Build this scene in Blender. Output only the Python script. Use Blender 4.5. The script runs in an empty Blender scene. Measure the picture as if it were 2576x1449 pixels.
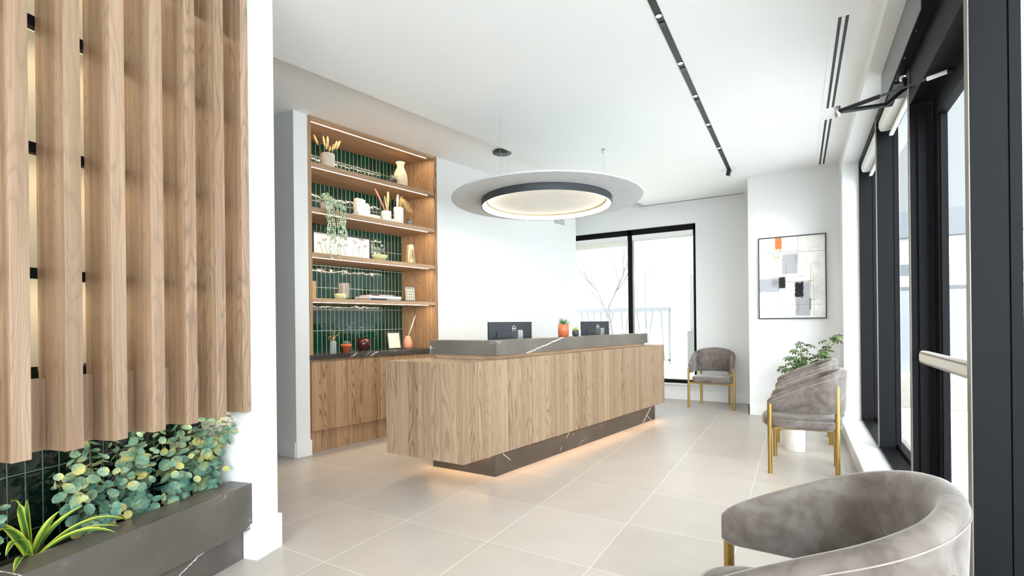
import bpy, bmesh, math, random
from math import sin, cos, pi, radians, floor as ifloor
from mathutils import Vector, Matrix
random.seed(7)
S = bpy.context.scene
COL = S.collection

# ------------------------------------------------------------------ frames
# world: +Y runs along the storefront wall towards the far wall, X to the right, metres.
BD = (0.17653435, 0.98429448); BN = (0.98429448, -0.17653435)      # direction / normal of shelf wall and desk (10 deg off)
aC = radians(-14.1)
CD = (sin(aC), cos(aC)); CN = (cos(aC), -sin(aC))                   # direction / normal of the planter wall
def PB(n, s, z=0.0): return Vector((BN[0]*n + BD[0]*s, BN[1]*n + BD[1]*s, z))
def PC(n, s, z=0.0): return Vector((CN[0]*n + CD[0]*s, CN[1]*n + CD[1]*s, z))
def SK(s, t, z=0.0, face=-4.46):                                    # s along the shelf wall, t = depth into the wall along -x
    p = PB(face, s, z); p.x -= t; return p
def BY(n, y, z=0.0):                                                # point with shelf-normal n at world y
    return Vector(((n + 0.17653435*y)/0.98429448, y, z))

# ------------------------------------------------------------------ node helpers
def newmat(name):
    m = bpy.data.materials.new(name); m.use_nodes = True
    nt = m.node_tree; nt.nodes.clear()
    out = nt.nodes.new('ShaderNodeOutputMaterial')
    return m, nt, out
class G:
    def __init__(s, nt): s.nt = nt
    def n(s, t, **kw):
        x = s.nt.nodes.new(t)
        for k, v in kw.items(): setattr(x, k, v)
        return x
    def l(s, a, b): s.nt.links.new(a, b)
    def val(s, sock, v):
        if isinstance(v, bpy.types.NodeSocket): s.l(v, sock)
        else: sock.default_value = v
    def math(s, op, a, b=0.0, c=None, clamp=False):
        x = s.n('ShaderNodeMath', operation=op); x.use_clamp = clamp
        s.val(x.inputs[0], a); s.val(x.inputs[1], b)
        if c is not None: s.val(x.inputs[2], c)
        return x.outputs[0]
    def mix(s, f, a, b):
        x = s.n('ShaderNodeMix', data_type='RGBA')
        s.val(x.inputs[0], f); s.val(x.inputs[6], a); s.val(x.inputs[7], b)
        return x.outputs[2]
    def comb(s, x, y, z):
        c = s.n('ShaderNodeCombineXYZ')
        s.val(c.inputs[0], x); s.val(c.inputs[1], y); s.val(c.inputs[2], z); return c.outputs[0]
    def noise(s, vec, scale=1.0, detail=2.0, rough=0.5, dist=0.0):
        x = s.n('ShaderNodeTexNoise'); s.l(vec, x.inputs['Vector'])
        x.inputs['Scale'].default_value = scale; x.inputs['Detail'].default_value = detail
        x.inputs['Roughness'].default_value = rough; x.inputs['Distortion'].default_value = dist
        return x.outputs['Fac']
    def ramp(s, f, stops):
        x = s.n('ShaderNodeValToRGB'); s.val(x.inputs[0], f)
        e = x.color_ramp.elements
        while len(e) < len(stops): e.new(0.5)
        for i, (p, c) in enumerate(stops):
            e[i].position = p; e[i].color = c if len(c) == 4 else (*c, 1)
        return x.outputs[0]
    def pos(s):
        return s.n('ShaderNodeNewGeometry').outputs['Position']
    def obj(s):
        return s.n('ShaderNodeTexCoord').outputs['Object']
    def bsdf(s, out, col, rough=0.5, metal=0.0, spec=0.5, **kw):
        b = s.n('ShaderNodeBsdfPrincipled')
        s.val(b.inputs['Base Color'], col if isinstance(col, bpy.types.NodeSocket) else (*col, 1))
        s.val(b.inputs['Roughness'], rough); b.inputs['Metallic'].default_value = metal
        b.inputs['Specular IOR Level'].default_value = spec
        for k, v in kw.items(): s.val(b.inputs[k.replace('_', ' ')], v)
        s.l(b.outputs[0], out.inputs[0]); return b
    def bump(s, b, h, strength=0.3, dist=0.01):
        x = s.n('ShaderNodeBump'); x.inputs['Strength'].default_value = strength; x.inputs['Distance'].default_value = dist
        s.l(h, x.inputs['Height']); s.l(x.outputs[0], b.inputs['Normal'])
def srgb(r, g, b):
    f = lambda c: c/12.92 if c <= 0.04045 else ((c+0.055)/1.055)**2.4
    return (f(r/255), f(g/255), f(b/255))
def c4(c): return (*c, 1) if len(c) == 3 else c

def plain(name, col, rough=0.5, metal=0.0, spec=0.5, var=0.04, scale=6.0, bump=0.0, **kw):
    m, nt, out = newmat(name); g = G(nt)
    n = g.noise(g.pos(), scale, 3)
    c = g.mix(n, c4(tuple(x*(1-var) for x in col)), c4(tuple(min(1, x*(1+var)) for x in col)))
    b = g.bsdf(out, c, rough, metal, spec, **kw)
    if bump: g.bump(b, g.noise(g.pos(), scale*20, 3), bump, 0.002)
    return m

def wood(name, dark, mid, light, w=0.11, ring=0.5, axis='z', u_xy=(1.0, 1.0, 0.0), seed=0.0, rough=0.5, tone=0.5, rs=1.0, spec=0.35):
    m, nt, out = newmat(name); g = G(nt)
    p = g.n('ShaderNodeSeparateXYZ'); g.l(g.pos(), p.inputs[0])
    X, Y, Z = p.outputs
    if axis == 'z':
        L = Z; u = g.math('ADD', X, Y)
    else:
        L = g.math('ADD', Y, g.math('MULTIPLY', X, 0.18)); u = g.math('ADD', g.math('MULTIPLY', X, 1.0), g.math('MULTIPLY', Z, 2.3))
    u = g.math('ADD', u, seed)
    jit = g.noise(g.comb(g.math('MULTIPLY', u, 1.0/w*0.5), seed, 0.0), 1.0, 0)
    ui = g.math('FLOOR', g.math('ADD', g.math('DIVIDE', u, w), g.math('MULTIPLY', jit, 0.9)))
    wn = g.n('ShaderNodeTexWhiteNoise', noise_dimensions='1D'); g.l(ui, wn.inputs['W'])
    rid = wn.outputs['Value']
    wn2 = g.n('ShaderNodeTexWhiteNoise', noise_dimensions='1D'); g.l(g.math('ADD', ui, 31.7), wn2.inputs['W'])
    rid2 = wn2.outputs['Value']
    off = g.math('MULTIPLY', rid, 37.0)
    # growth rings cut lengthwise: contour lines of a stretched field
    v1 = g.comb(g.math('MULTIPLY', u, 7.0*rs), off, g.math('MULTIPLY', L, 0.75*rs))
    f1 = g.noise(v1, 1.0, 1.5, 0.4)
    sn = g.math('SINE', g.math('MULTIPLY', f1, 95.0))
    line = g.math('POWER', g.math('MULTIPLY_ADD', sn, 0.5, 0.5), 4.0)
    fib = g.noise(g.comb(g.math('MULTIPLY', u, 160.0), off, g.math('MULTIPLY', L, 3.0)), 1.0, 3, 0.6)
    fib2 = g.noise(g.comb(g.math('MULTIPLY', u, 28.0), off, g.math('MULTIPLY', L, 0.35)), 1.0, 2, 0.5)
    t = g.math('ADD', g.math('MULTIPLY', rid, tone), g.math('MULTIPLY', g.math('SUBTRACT', fib2, 0.5), 1.5))
    t = g.math('ADD', t, g.math('MULTIPLY', g.math('SUBTRACT', fib, 0.5), 0.7))
    t = g.math('ADD', t, 0.5 - tone/2, clamp=True)
    base = g.ramp(t, [(0.0, mid), (0.5, tuple((a+b)/2 for a, b in zip(mid, light))), (1.0, light)])
    amt = g.math('MULTIPLY', line, g.math('MULTIPLY_ADD', g.math('POWER', rid2, 1.5), ring, ring*0.25))
    colr = g.mix(amt, base, c4(dark))
    b = g.bsdf(out, colr, rough, 0, spec)
    g.bump(b, g.math('SUBTRACT', fib, g.math('MULTIPLY', line, 0.7)), 0.12, 0.002)
    return m

def stone(name, base, light, vein=(0.85, 0.83, 0.78), rough=0.35, seed=0.0, veins=1.0, lines=(), dvec=(0.1765, 0.9843)):
    m, nt, out = newmat(name); g = G(nt)
    P = g.n('ShaderNodeVectorMath', operation='ADD'); g.l(g.pos(), P.inputs[0]); P.inputs[1].default_value = (seed, seed*0.7, seed*1.3)
    P = P.outputs[0]
    n1 = g.noise(P, 2.5, 5, 0.6)
    base_c = g.ramp(n1, [(0.3, base), (0.7, light)])
    mp = g.n('ShaderNodeMapping'); g.l(P, mp.inputs[0]); mp.inputs['Rotation'].default_value = (0.5, 0.9, 0.6); mp.inputs['Scale'].default_value = (1, 0.35, 1)
    n2 = g.noise(mp.outputs[0], 0.9, 4, 0.45, 0.3)
    d = g.math('ABSOLUTE', g.math('SUBTRACT', n2, 0.5))
    v = g.math('SUBTRACT', 1.0, g.math('MULTIPLY', d, 420.0), clamp=True)
    mask = g.math('MULTIPLY', g.math('SUBTRACT', g.noise(P, 1.3, 2), 0.50), 12.0, clamp=True)
    v = g.math('MULTIPLY', v, mask)
    n3 = g.noise(mp.outputs[0], 7.0, 3, 0.5, 0.4)
    d3 = g.math('ABSOLUTE', g.math('SUBTRACT', n3, 0.5))
    v3 = g.math('SUBTRACT', 1.0, g.math('MULTIPLY', d3, 300.0), clamp=True)
    m3 = g.math('MULTIPLY', g.math('SUBTRACT', g.noise(P, 5.0, 2), 0.60), 14.0, clamp=True)
    v = g.math('MAXIMUM', v, g.math('MULTIPLY', g.math('MULTIPLY', v3, m3), 0.6))
    if lines:                                            # long quartz veins running through the slab
        p = g.n('ShaderNodeSeparateXYZ'); g.l(g.pos(), p.inputs[0])
        wob = g.math('MULTIPLY', g.math('SUBTRACT', g.noise(g.pos(), 22.0, 3, 0.6), 0.5), 0.022)
        U = g.math('ADD', g.math('ADD', g.math('MULTIPLY', p.outputs[0], dvec[0]), g.math('MULTIPLY', p.outputs[1], dvec[1])), wob)
        Zc = g.math('SUBTRACT', p.outputs[2], wob)
        wv = g.math('MULTIPLY_ADD', g.noise(g.pos(), 9.0, 2), 1.2, 0.3)
        for (u0, z0, u1, z1, w_) in lines:
            du, dz = u1-u0, z1-z0; L2 = du*du+dz*dz
            pu = g.math('SUBTRACT', U, u0); pz = g.math('SUBTRACT', Zc, z0)
            t = g.math('ADD', g.math('MULTIPLY', pu, du/L2), g.math('MULTIPLY', pz, dz/L2), clamp=True)
            a_ = g.math('SUBTRACT', pu, g.math('MULTIPLY', t, du)); b_ = g.math('SUBTRACT', pz, g.math('MULTIPLY', t, dz))
            dd = g.math('SQRT', g.math('ADD', g.math('MULTIPLY', a_, a_), g.math('MULTIPLY', b_, b_)))
            v = g.math('MAXIMUM', v, g.math('SUBTRACT', 1.0, g.math('DIVIDE', dd, g.math('MULTIPLY', wv, w_)), clamp=True))
        v = g.math('MULTIPLY', v, 1.6, clamp=True)
    col = g.mix(g.math('MULTIPLY', v, veins), base_c, c4(vein))
    b = g.bsdf(out, col, rough, 0, 0.4)
    g.bump(b, g.noise(P, 40, 3), 0.05, 0.002)
    return m

def tiles(name, dvec, tw, th, u0, z0, gcol, grout, tilt=0.05):
    """stacked narrow glazed tiles on a vertical wall running along dvec"""
    m, nt, out = newmat(name); g = G(nt)
    p = g.n('ShaderNodeSeparateXYZ'); g.l(g.pos(), p.inputs[0])
    u = g.math('ADD', g.math('MULTIPLY', p.outputs[0], dvec[0]), g.math('MULTIPLY', p.outputs[1], dvec[1]))
    fu = g.math('DIVIDE', g.math('SUBTRACT', u, u0), tw); fz = g.math('DIVIDE', g.math('SUBTRACT', p.outputs[2], z0), th)
    iu = g.math('FLOOR', fu); iz = g.math('FLOOR', fz)
    du = g.math('ABSOLUTE', g.math('SUBTRACT', g.math('SUBTRACT', fu, iu), 0.5)); dz = g.math('ABSOLUTE', g.math('SUBTRACT', g.math('SUBTRACT', fz, iz), 0.5))
    gu = g.math('GREATER_THAN', du, 0.5 - 0.0018/tw); gz = g.math('GREATER_THAN', dz, 0.5 - 0.0018/th)
    gr = g.math('MAXIMUM', gu, gz)
    wn = g.n('ShaderNodeTexWhiteNoise', noise_dimensions='2D'); g.l(g.comb(iu, iz, 0.0), wn.inputs['Vector'])
    rnd = wn.outputs['Value']
    c = g.mix(rnd, c4(tuple(x*0.7 for x in gcol)), c4(tuple(x*1.25 for x in gcol)))
    col = g.mix(gr, c, c4(grout))
    b = g.bsdf(out, col, g.math('MULTIPLY_ADD', gr, 0.5, 0.07), 0, 0.6)
    # pillowed, slightly wavy glaze
    ed = g.math('POWER', g.math('MULTIPLY', du, 2.0), 8.0); ez = g.math('POWER', g.math('MULTIPLY', dz, 2.0), 24.0)
    h = g.math('SUBTRACT', g.math('MULTIPLY', g.noise(g.pos(), 14, 1), 1.6), g.math('MAXIMUM', ed, ez))
    h = g.math('ADD', h, g.math('MULTIPLY', g.math('SUBTRACT', fu, iu), g.math('MULTIPLY', g.math('SUBTRACT', rnd, 0.5), tilt*20)))
    g.bump(b, h, 0.35, 0.003)
    return m

def emit(name, col, strength):
    m, nt, out = newmat(name); e = nt.nodes.new('ShaderNodeEmission')
    e.inputs[0].default_value = (*col, 1); e.inputs[1].default_value = strength
    nt.links.new(e.outputs[0], out.inputs[0]); return m

def glassmat(name, tint=(1, 1, 1), refl=1.0):
    m, nt, out = newmat(name); g = G(nt)
    tr = g.n('ShaderNodeBsdfTransparent'); tr.inputs[0].default_value = (*tint, 1)
    gl = g.n('ShaderNodeBsdfGlossy'); gl.inputs['Roughness'].default_value = 0.0
    fr = g.n('ShaderNodeFresnel'); fr.inputs[0].default_value = 1.45
    mx = g.n('ShaderNodeMixShader'); bf = g.n('ShaderNodeNewGeometry').outputs['Backfacing']; g.l(g.math('MULTIPLY', g.math('MULTIPLY', fr.outputs[0], refl), g.math('SUBTRACT', 1.0, bf)), mx.inputs[0]); g.l(tr.outputs[0], mx.inputs[1]); g.l(gl.outputs[0], mx.inputs[2])
    g.l(mx.outputs[0], out.inputs[0]); return m

# ------------------------------------------------------------------ mesh helpers
class MB:
    def __init__(s): s.v = []; s.f = []; s.sm = []; s.col = {}
    def add(s, vs, fs, smooth=False):
        o = len(s.v); s.v += [tuple(v) for v in vs]
        for f in fs: s.f.append(tuple(i+o for i in f)); s.sm.append(smooth)
        return s
    def prism(s, pts, z0, z1):                       # pts: plan polygon counter-clockwise
        n = len(pts)
        if sum((pts[i][0]*pts[(i+1) % n][1]-pts[(i+1) % n][0]*pts[i][1]) for i in range(n)) < 0: pts = pts[::-1]
        vs = [(p[0], p[1], z0) for p in pts] + [(p[0], p[1], z1) for p in pts]
        fs = [tuple(range(n))[::-1], tuple(range(n, 2*n))] + [(i, (i+1) % n, n+(i+1) % n, n+i) for i in range(n)]
        return s.add(vs, fs)
    def box(s, x0, x1, y0, y1, z0, z1):
        return s.prism([(x0, y0), (x1, y0), (x1, y1), (x0, y1)], z0, z1)
    def hexa(s, a, b, c, d, e, f, g_, h):            # bottom abcd, top efgh
        return s.add([a, b, c, d, e, f, g_, h], [(3, 2, 1, 0), (4, 5, 6, 7), (0, 1, 5, 4), (1, 2, 6, 5), (2, 3, 7, 6), (3, 0, 4, 7)])
    def tube(s, pts, r, n=10, caps=True):
        pts = [Vector(p) for p in pts]; rs = r if isinstance(r, (list, tuple)) else [r]*len(pts)
        rings = []; up = None
        for i, p in enumerate(pts):
            t = (pts[min(i+1, len(pts)-1)] - pts[max(i-1, 0)]).normalized()
            if up is None:
                up = Vector((0, 0, 1)) if abs(t.z) < 0.9 else Vector((1, 0, 0))
            a = t.cross(up).normalized(); b = a.cross(t).normalized(); up = b
            rings.append([p + a*(cos(2*pi*k/n)*rs[i]) + b*(sin(2*pi*k/n)*rs[i]) for k in range(n)])
        vs = [v for r_ in rings for v in r_]; fs = []
        for i in range(len(pts)-1):
            for k in range(n):
                fs.append((i*n+k, i*n+(k+1) % n, (i+1)*n+(k+1) % n, (i+1)*n+k))
        s.add(vs, fs, True)
        if caps:
            s.add(rings[0], [tuple(range(n))[::-1]]); s.add(rings[-1], [tuple(range(n))])
        return s
    def lathe(s, prof, c=(0, 0, 0), n=32, rib=None):  # prof [(r,z)]
        vs = []; fs = []
        for (r, z) in prof:
            for k in range(n):
                a = 2*pi*k/n; rr = r*(1 + (rib*(k % 2) if rib else 0))
                vs.append((c[0]+rr*cos(a), c[1]+rr*sin(a), c[2]+z))
        for i in range(len(prof)-1):
            for k in range(n):
                fs.append((i*n+k, i*n+(k+1) % n, (i+1)*n+(k+1) % n, (i+1)*n+k))
        return s.add(vs, fs, not rib)
    def disc(s, c, r, n=32, flip=False):
        vs = [(c[0]+r*cos(2*pi*k/n), c[1]+r*sin(2*pi*k/n), c[2]) for k in range(n)]
        return s.add(vs, [tuple(range(n))[::-1] if flip else tuple(range(n))])
    def xform(s, M, start=0):
        s.v = s.v[:start] + [tuple(M @ Vector(v)) for v in s.v[start:]]; return s
    def build(s, name, mat, parent=None, bevel=0.0, loc=None, label=None):
        me = bpy.data.meshes.new(name); me.from_pydata(s.v, [], s.f); me.validate(); me.update()
        if len(me.polygons) == len(s.sm):
            me.polygons.foreach_set('use_smooth', s.sm)
        for m in (mat if isinstance(mat, list) else [mat]): me.materials.append(m)
        o = bpy.data.objects.new(name, me); COL.objects.link(o)
        if parent: o.parent = parent
        if loc is not None: o.location = loc
        if bevel:
            b = o.modifiers.new('bevel', 'BEVEL'); b.width = bevel; b.segments = 2; b.limit_method = 'ANGLE'; b.angle_limit = radians(40)
            for p in me.polygons: p.use_smooth = False
        if label: o['label'] = label
        return o
def tag(o, label, cat=None, group=None, kind=None):
    o['label'] = label
    if cat: o['category'] = cat
    if group: o['group'] = group
    if kind: o['kind'] = kind
    return o
def thing(name, label, cat, loc=(0, 0, 0), rz=0.0, group=None):
    o = bpy.data.objects.new(name, None); COL.objects.link(o); o.location = loc; o.rotation_euler = (0, 0, rz)
    o.empty_display_size = 0.1
    return tag(o, label, cat, group)
def struct(o): o['kind'] = 'structure'; return o
def kids(o): return [c for c in bpy.data.objects if c.parent == o]
def dup(root, loc, rz, label, group=None):
    r = root.copy(); COL.objects.link(r); r.location = loc; r.rotation_euler = (0, 0, rz); r['label'] = label
    if group: r['group'] = group
    for ch in kids(root):
        c = ch.copy(); COL.objects.link(c); c.parent = r
        for gch in kids(ch):
            d = gch.copy(); COL.objects.link(d); d.parent = c
    return r
def area(name, loc, sx, sy, power, col=(1, 1, 1), rot=(0, 0, 0), spread=pi):
    l = bpy.data.lights.new(name, 'AREA'); l.shape = 'RECTANGLE'; l.size = sx; l.size_y = sy; l.energy = power; l.color = col; l.spread = spread
    o = bpy.data.objects.new(name, l); COL.objects.link(o); o.location = loc; o.rotation_euler = rot; return o

# ------------------------------------------------------------------ materials
M = {}
M['wall'] = plain('white_paint', (0.80, 0.80, 0.79), 0.55, spec=0.25, var=0.01, scale=2)
M['ceil'] = plain('ceiling_paint', (0.91, 0.91, 0.905), 0.7, spec=0.2, var=0.01, scale=2)
M['trim'] = plain('trim_paint', (0.86, 0.86, 0.85), 0.35, spec=0.4, var=0.01)
M['desk'] = wood('desk_wood', srgb(98, 72, 50), srgb(140, 115, 91), srgb(178, 153, 127), w=0.10, ring=0.6, seed=3.0, rs=1.25)
M['cab'] = wood('cabinet_wood', srgb(105, 76, 50), srgb(150, 116, 84), srgb(190, 155, 120), w=0.10, ring=0.65, seed=9.0, rs=1.25)
M['shelfw'] = wood('shelf_wood', srgb(120, 88, 62), srgb(158, 126, 98), srgb(190, 160, 130), w=0.25, ring=0.45, axis='y', seed=1.0)
M['slat'] = wood('slat_wood', srgb(84, 54, 30), srgb(130, 97, 69), srgb(192, 163, 136), w=0.5, ring=0.6, seed=5.0, tone=0.3, rs=1.9, rough=0.36, spec=0.9)
M['stone'] = stone('dark_marble', srgb(98, 92, 85), srgb(120, 113, 104), seed=2.3, lines=((3.29, 0.955, 3.60, 1.023, 0.006), (3.60, 1.023, 3.90, 1.088, 0.007), (3.43, 0.99, 3.36, 0.96, 0.003)))
M['stone4'] = stone('base_marble', srgb(66, 60, 54), srgb(86, 79, 71), seed=6.0, lines=((5.752, 0.165, 5.529, 0.0, 0.006), (5.637, 0.084, 5.765, 0.0, 0.004), (2.979, 0.166, 3.076, 0.093, 0.0035), (3.942, 0.164, 3.89, 0.125, 0.003), (3.819, 0.059, 3.788, 0.025, 0.003), (4.02, 0.15, 4.0, 0.12, 0.002)))
M['stone2'] = stone('planter_marble', srgb(84, 78, 73), srgb(108, 101, 95), seed=5.1, rough=0.3, dvec=CD, lines=((1.66, 0.06, 1.775, 0.113, 0.0045), (1.775, 0.113, 1.90, 0.16, 0.005), (2.07, 0.165, 2.11, 0.186, 0.003), (1.08, 0.30, 1.12, 0.395, 0.004)))
M['stone3'] = stone('counter_marble', srgb(62, 60, 57), srgb(92, 88, 83), seed=9.7, rough=0.12, lines=((2.719, 0.898, 2.79, 0.941, 0.004), (2.891, 0.908, 2.943, 0.943, 0.002), (2.951, 0.899, 3.036, 0.942, 0.005)))
M['tile_s'] = tiles('green_tile', BD, 0.0504, 0.2315, 2.597, 0.937, srgb(8, 54, 38), srgb(196, 204, 200))
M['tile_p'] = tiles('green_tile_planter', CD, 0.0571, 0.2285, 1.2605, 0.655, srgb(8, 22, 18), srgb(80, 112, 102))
M['black'] = plain('black_metal', srgb(17, 17, 20), 0.55, spec=0.12, var=0.15, scale=5)
M['bronze'] = plain('bronze_edge', srgb(120, 112, 104), 0.4, metal=0.3)
M['blackp'] = plain('black_plastic', srgb(22, 23, 25), 0.45)
M['monitor'] = plain('monitor_shell', srgb(50, 54, 60), 0.4)
M['steel'] = plain('steel', (0.6, 0.6, 0.6), 0.3, metal=1.0)
M['gold'] = plain('brushed_brass', srgb(176, 146, 82), 0.28, metal=0.9, var=0.08, scale=20)
M['glass'] = glassmat('clear_glass', (0.97, 0.985, 0.98))
M['led'] = emit('led_warm', (1.0, 0.80, 0.58), 9.0)
M['led_dim'] = emit('led_dim', (1.0, 0.80, 0.5), 1.5)
M['led_ring'] = emit('led_ring', (1.0, 0.86, 0.68), 7.0)
M['led_white'] = emit('spot_lens', (1.0, 0.95, 0.88), 12.0)
M['felt'] = plain('grey_felt', srgb(206, 208, 210), 0.95, spec=0.1, var=0.12, scale=18, bump=0.4)
M['cream'] = plain('cream_felt', srgb(238, 236, 230), 0.95, spec=0.1, var=0.05, scale=12)
M['dark_ring'] = plain('ring_metal', srgb(58, 62, 66), 0.45)
M['soil'] = plain('dark_soil', srgb(38, 34, 28), 0.95, var=0.4, scale=60, bump=0.8)
M['white_cer'] = plain('white_ceramic', srgb(232, 228, 220), 0.4, var=0.03)
M['cream_cer'] = plain('cream_ceramic', srgb(232, 214, 184), 0.7, var=0.04)
M['terra'] = plain('terracotta', srgb(206, 104, 62), 0.7, var=0.08, scale=10)
M['orange_cer'] = plain('orange_glaze', srgb(205, 112, 74), 0.3, var=0.04)
M['pink'] = plain('peach_ceramic', srgb(222, 160, 128), 0.7)
M['dark_cer'] = plain('charcoal_ceramic', srgb(64, 60, 62), 0.5)
M['straw'] = plain('dried_straw', srgb(222, 192, 140), 0.85, var=0.15, scale=60)
M['pink_straw'] = plain('dried_pink_straw', srgb(205, 150, 122), 0.85, var=0.15, scale=60)
M['white_straw'] = plain('bleached_plume', srgb(236, 226, 212), 0.9)
M['gilt'] = plain('gilded_stripes', srgb(190, 166, 120), 0.25, metal=0.7)
M['green_glass'] = plain('pale_green_glass', srgb(196, 204, 150), 0.25, var=0.1, scale=30)
M['paper'] = plain('paper', srgb(238, 236, 230), 0.8)
M['plastic_w'] = plain('white_plastic', srgb(236, 236, 232), 0.4)
M['shade'] = plain('shade_fabric', srgb(236, 234, 220), 0.8)
M['leather'] = plain('white_leather', srgb(226, 222, 212), 0.5, var=0.02)
M['succ'] = plain('succulent_green', srgb(86, 128, 82), 0.5, var=0.3, scale=50)
M['succ2'] = plain('succulent_lime', srgb(150, 182, 70), 0.5, var=0.3, scale=50)
M['stem'] = plain('plant_stem', srgb(110, 96, 56), 0.7)
M['kraft'] = plain('kraft_board', srgb(196, 160, 112), 0.8)
def leafmat(name, a, b, c, scale=7.0):
    m, nt, out = newmat(name); g = G(nt)
    n = g.noise(g.obj(), scale, 1)
    n2 = g.noise(g.obj(), scale*9, 2)
    t = g.math('ADD', n, g.math('MULTIPLY', g.math('SUBTRACT', n2, 0.5), 0.35))
    col = g.ramp(t, [(0.34, a), (0.52, b), (0.66, c)])
    g.bsdf(out, col, 0.5, 0, 0.35); return m
M['euc'] = leafmat('eucalyptus_leaf', srgb(72, 116, 100), srgb(124, 158, 134), srgb(186, 180, 110), 12)  # yellow-olive end of the ramp puts the warm LED tint into the leaf colour
M['schef'] = leafmat('dark_leaf', srgb(34, 56, 28), srgb(58, 88, 38), srgb(96, 126, 52), 12)
M['trail'] = leafmat('trailing_leaf', srgb(110, 142, 116), srgb(176, 196, 164), srgb(222, 228, 204), 40)
def velvet():
    m, nt, out = newmat('taupe_velvet'); g = G(nt)
    n = g.noise(g.obj(), 6.0, 4, 0.6, 0.6)
    n2 = g.noise(g.obj(), 14.0, 2, 0.5, 1.2)
    t = g.math('ADD', g.math('MULTIPLY', n, 0.7), g.math('MULTIPLY', n2, 0.3))
    col = g.ramp(t, [(0.36, srgb(92, 82, 77)), (0.5, srgb(114, 104, 98)), (0.64, srgb(134, 126, 120))])
    b = g.bsdf(out, col, 0.85, 0, 0.2, Sheen_Weight=0.6, Sheen_Roughness=0.35)
    b.inputs['Sheen Tint'].default_value = (0.95, 0.93, 0.9, 1)
    g.bump(b, g.noise(g.obj(), 400, 2), 0.08, 0.001)
    return m
M['velvet'] = velvet()
def floor_mat():
    m, nt, out = newmat('porcelain_floor'); g = G(nt)
    p = g.n('ShaderNodeSeparateXYZ'); g.l(g.pos(), p.inputs[0])
    fu = g.math('DIVIDE', g.math('ADD', p.outputs[0], 2.125), 0.6085); fv = g.math('DIVIDE', g.math('SUBTRACT', p.outputs[1], 2.305), 0.6085)
    iu = g.math('FLOOR', fu); iv = g.math('FLOOR', fv)
    du = g.math('ABSOLUTE', g.math('SUBTRACT', g.math('SUBTRACT', fu, iu), 0.5)); dv = g.math('ABSOLUTE', g.math('SUBTRACT', g.math('SUBTRACT', fv, iv), 0.5))
    gr = g.math('MAXIMUM', g.math('GREATER_THAN', du, 0.5-0.0028), g.math('GREATER_THAN', dv, 0.5-0.0022))
    wn = g.n('ShaderNodeTexWhiteNoise', noise_dimensions='2D'); g.l(g.comb(iu, iv, 0.0), wn.inputs['Vector'])
    n = g.noise(g.pos(), 3.0, 6, 0.6)
    t = g.math('ADD', g.math('MULTIPLY', n, 0.7), g.math('MULTIPLY', wn.outputs['Value'], 0.3))
    base = g.ramp(t, [(0.3, srgb(179, 171, 162)), (0.7, srgb(192, 184, 176))])
    col = g.mix(gr, base, c4(srgb(232, 228, 220)))
    b = g.bsdf(out, col, g.math('MULTIPLY_ADD', g.noise(g.pos(), 1.5, 3), 0.12, 0.28), 0, 0.4)
    g.bump(b, gr, 0.1, 0.001)
    return m
M['floor'] = floor_mat()

# ------------------------------------------------------------------ ROOM SHELL
CH, RH = 3.10, 3.216
fl = MB().box(-8.0, 0.93, -3.0, 8.15, -0.12, 0.0).build('floor', M['floor']); struct(fl)
# main ceiling (lower) and raised cove ceiling along the shelf wall
ce = MB().prism([BY(-3.475, -3.0)[:2], (0.435, -3.0), (0.435, 8.15), BY(-3.475, 8.15)[:2]], CH, CH+0.4).build('ceiling', M['ceil']); struct(ce)
MB().prism([(-8.0, -3.0), BY(-3.475, -3.0)[:2], BY(-3.475, 8.15)[:2], (-8.0, 8.15)], RH, RH+0.28)
ce2 = MB().prism([(-8.0, -3.0), BY(-3.475, -3.0)[:2], BY(-3.475, 8.15)[:2], (-8.0, 8.15)], RH, RH+0.284).build('ceiling_recess', M['ceil']); struct(ce2)

# shelf wall: niche between s 2.29 and 3.886, return face at y=2.91, runs to s=6.9
T = 0.75
def wl():
    b = MB()
    a = SK(2.16, 0); 
    b.prism([SK(2.155, 0)[:2], SK(2.289, 0)[:2], SK(2.289, T)[:2], SK(2.155, T)[:2]], 0, RH)       # stub left of niche
    b.prism([SK(3.887, 0)[:2], SK(6.9, 0)[:2], SK(6.9, T)[:2], SK(3.887, T)[:2]], 0, RH)            # wall right of niche
    b.prism([SK(2.289, 0.60)[:2], SK(3.887, 0.60)[:2], SK(3.887, T)[:2], SK(2.289, T)[:2]], 0, RH)  # behind niche
    b.prism([SK(2.155, T)[:2], SK(6.9, T)[:2], (-6.5, 7.4), (-6.5, 2.9)], 0, RH)
    return b
struct(wl().build('wall_left', M['wall']))
bb = MB()
bb.prism([SK(2.150, -0.015)[:2], SK(2.297, -0.015)[:2], SK(2.297, 0.002)[:2], SK(2.150, 0.002)[:2]], 0, 0.145)
p0 = SK(2.155, 0); bb.box(-6.0, p0.x-0.0, p0.y-0.016, p0.y+0.001, 0, 0.145)
struct(bb.build('baseboard_left', M['trim'], bevel=0.002))
bb = MB().prism([SK(3.892, -0.015)[:2], SK(6.9, -0.015)[:2], SK(6.9, 0.002)[:2], SK(3.892, 0.002)[:2]], 0, 0.145)
struct(bb.build('baseboard_left', M['trim'], bevel=0.002))
struct(MB().box(-8.2, -8.0, -3.0, 8.15, 0, RH).build('wall_hall', M['wall']))

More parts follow.
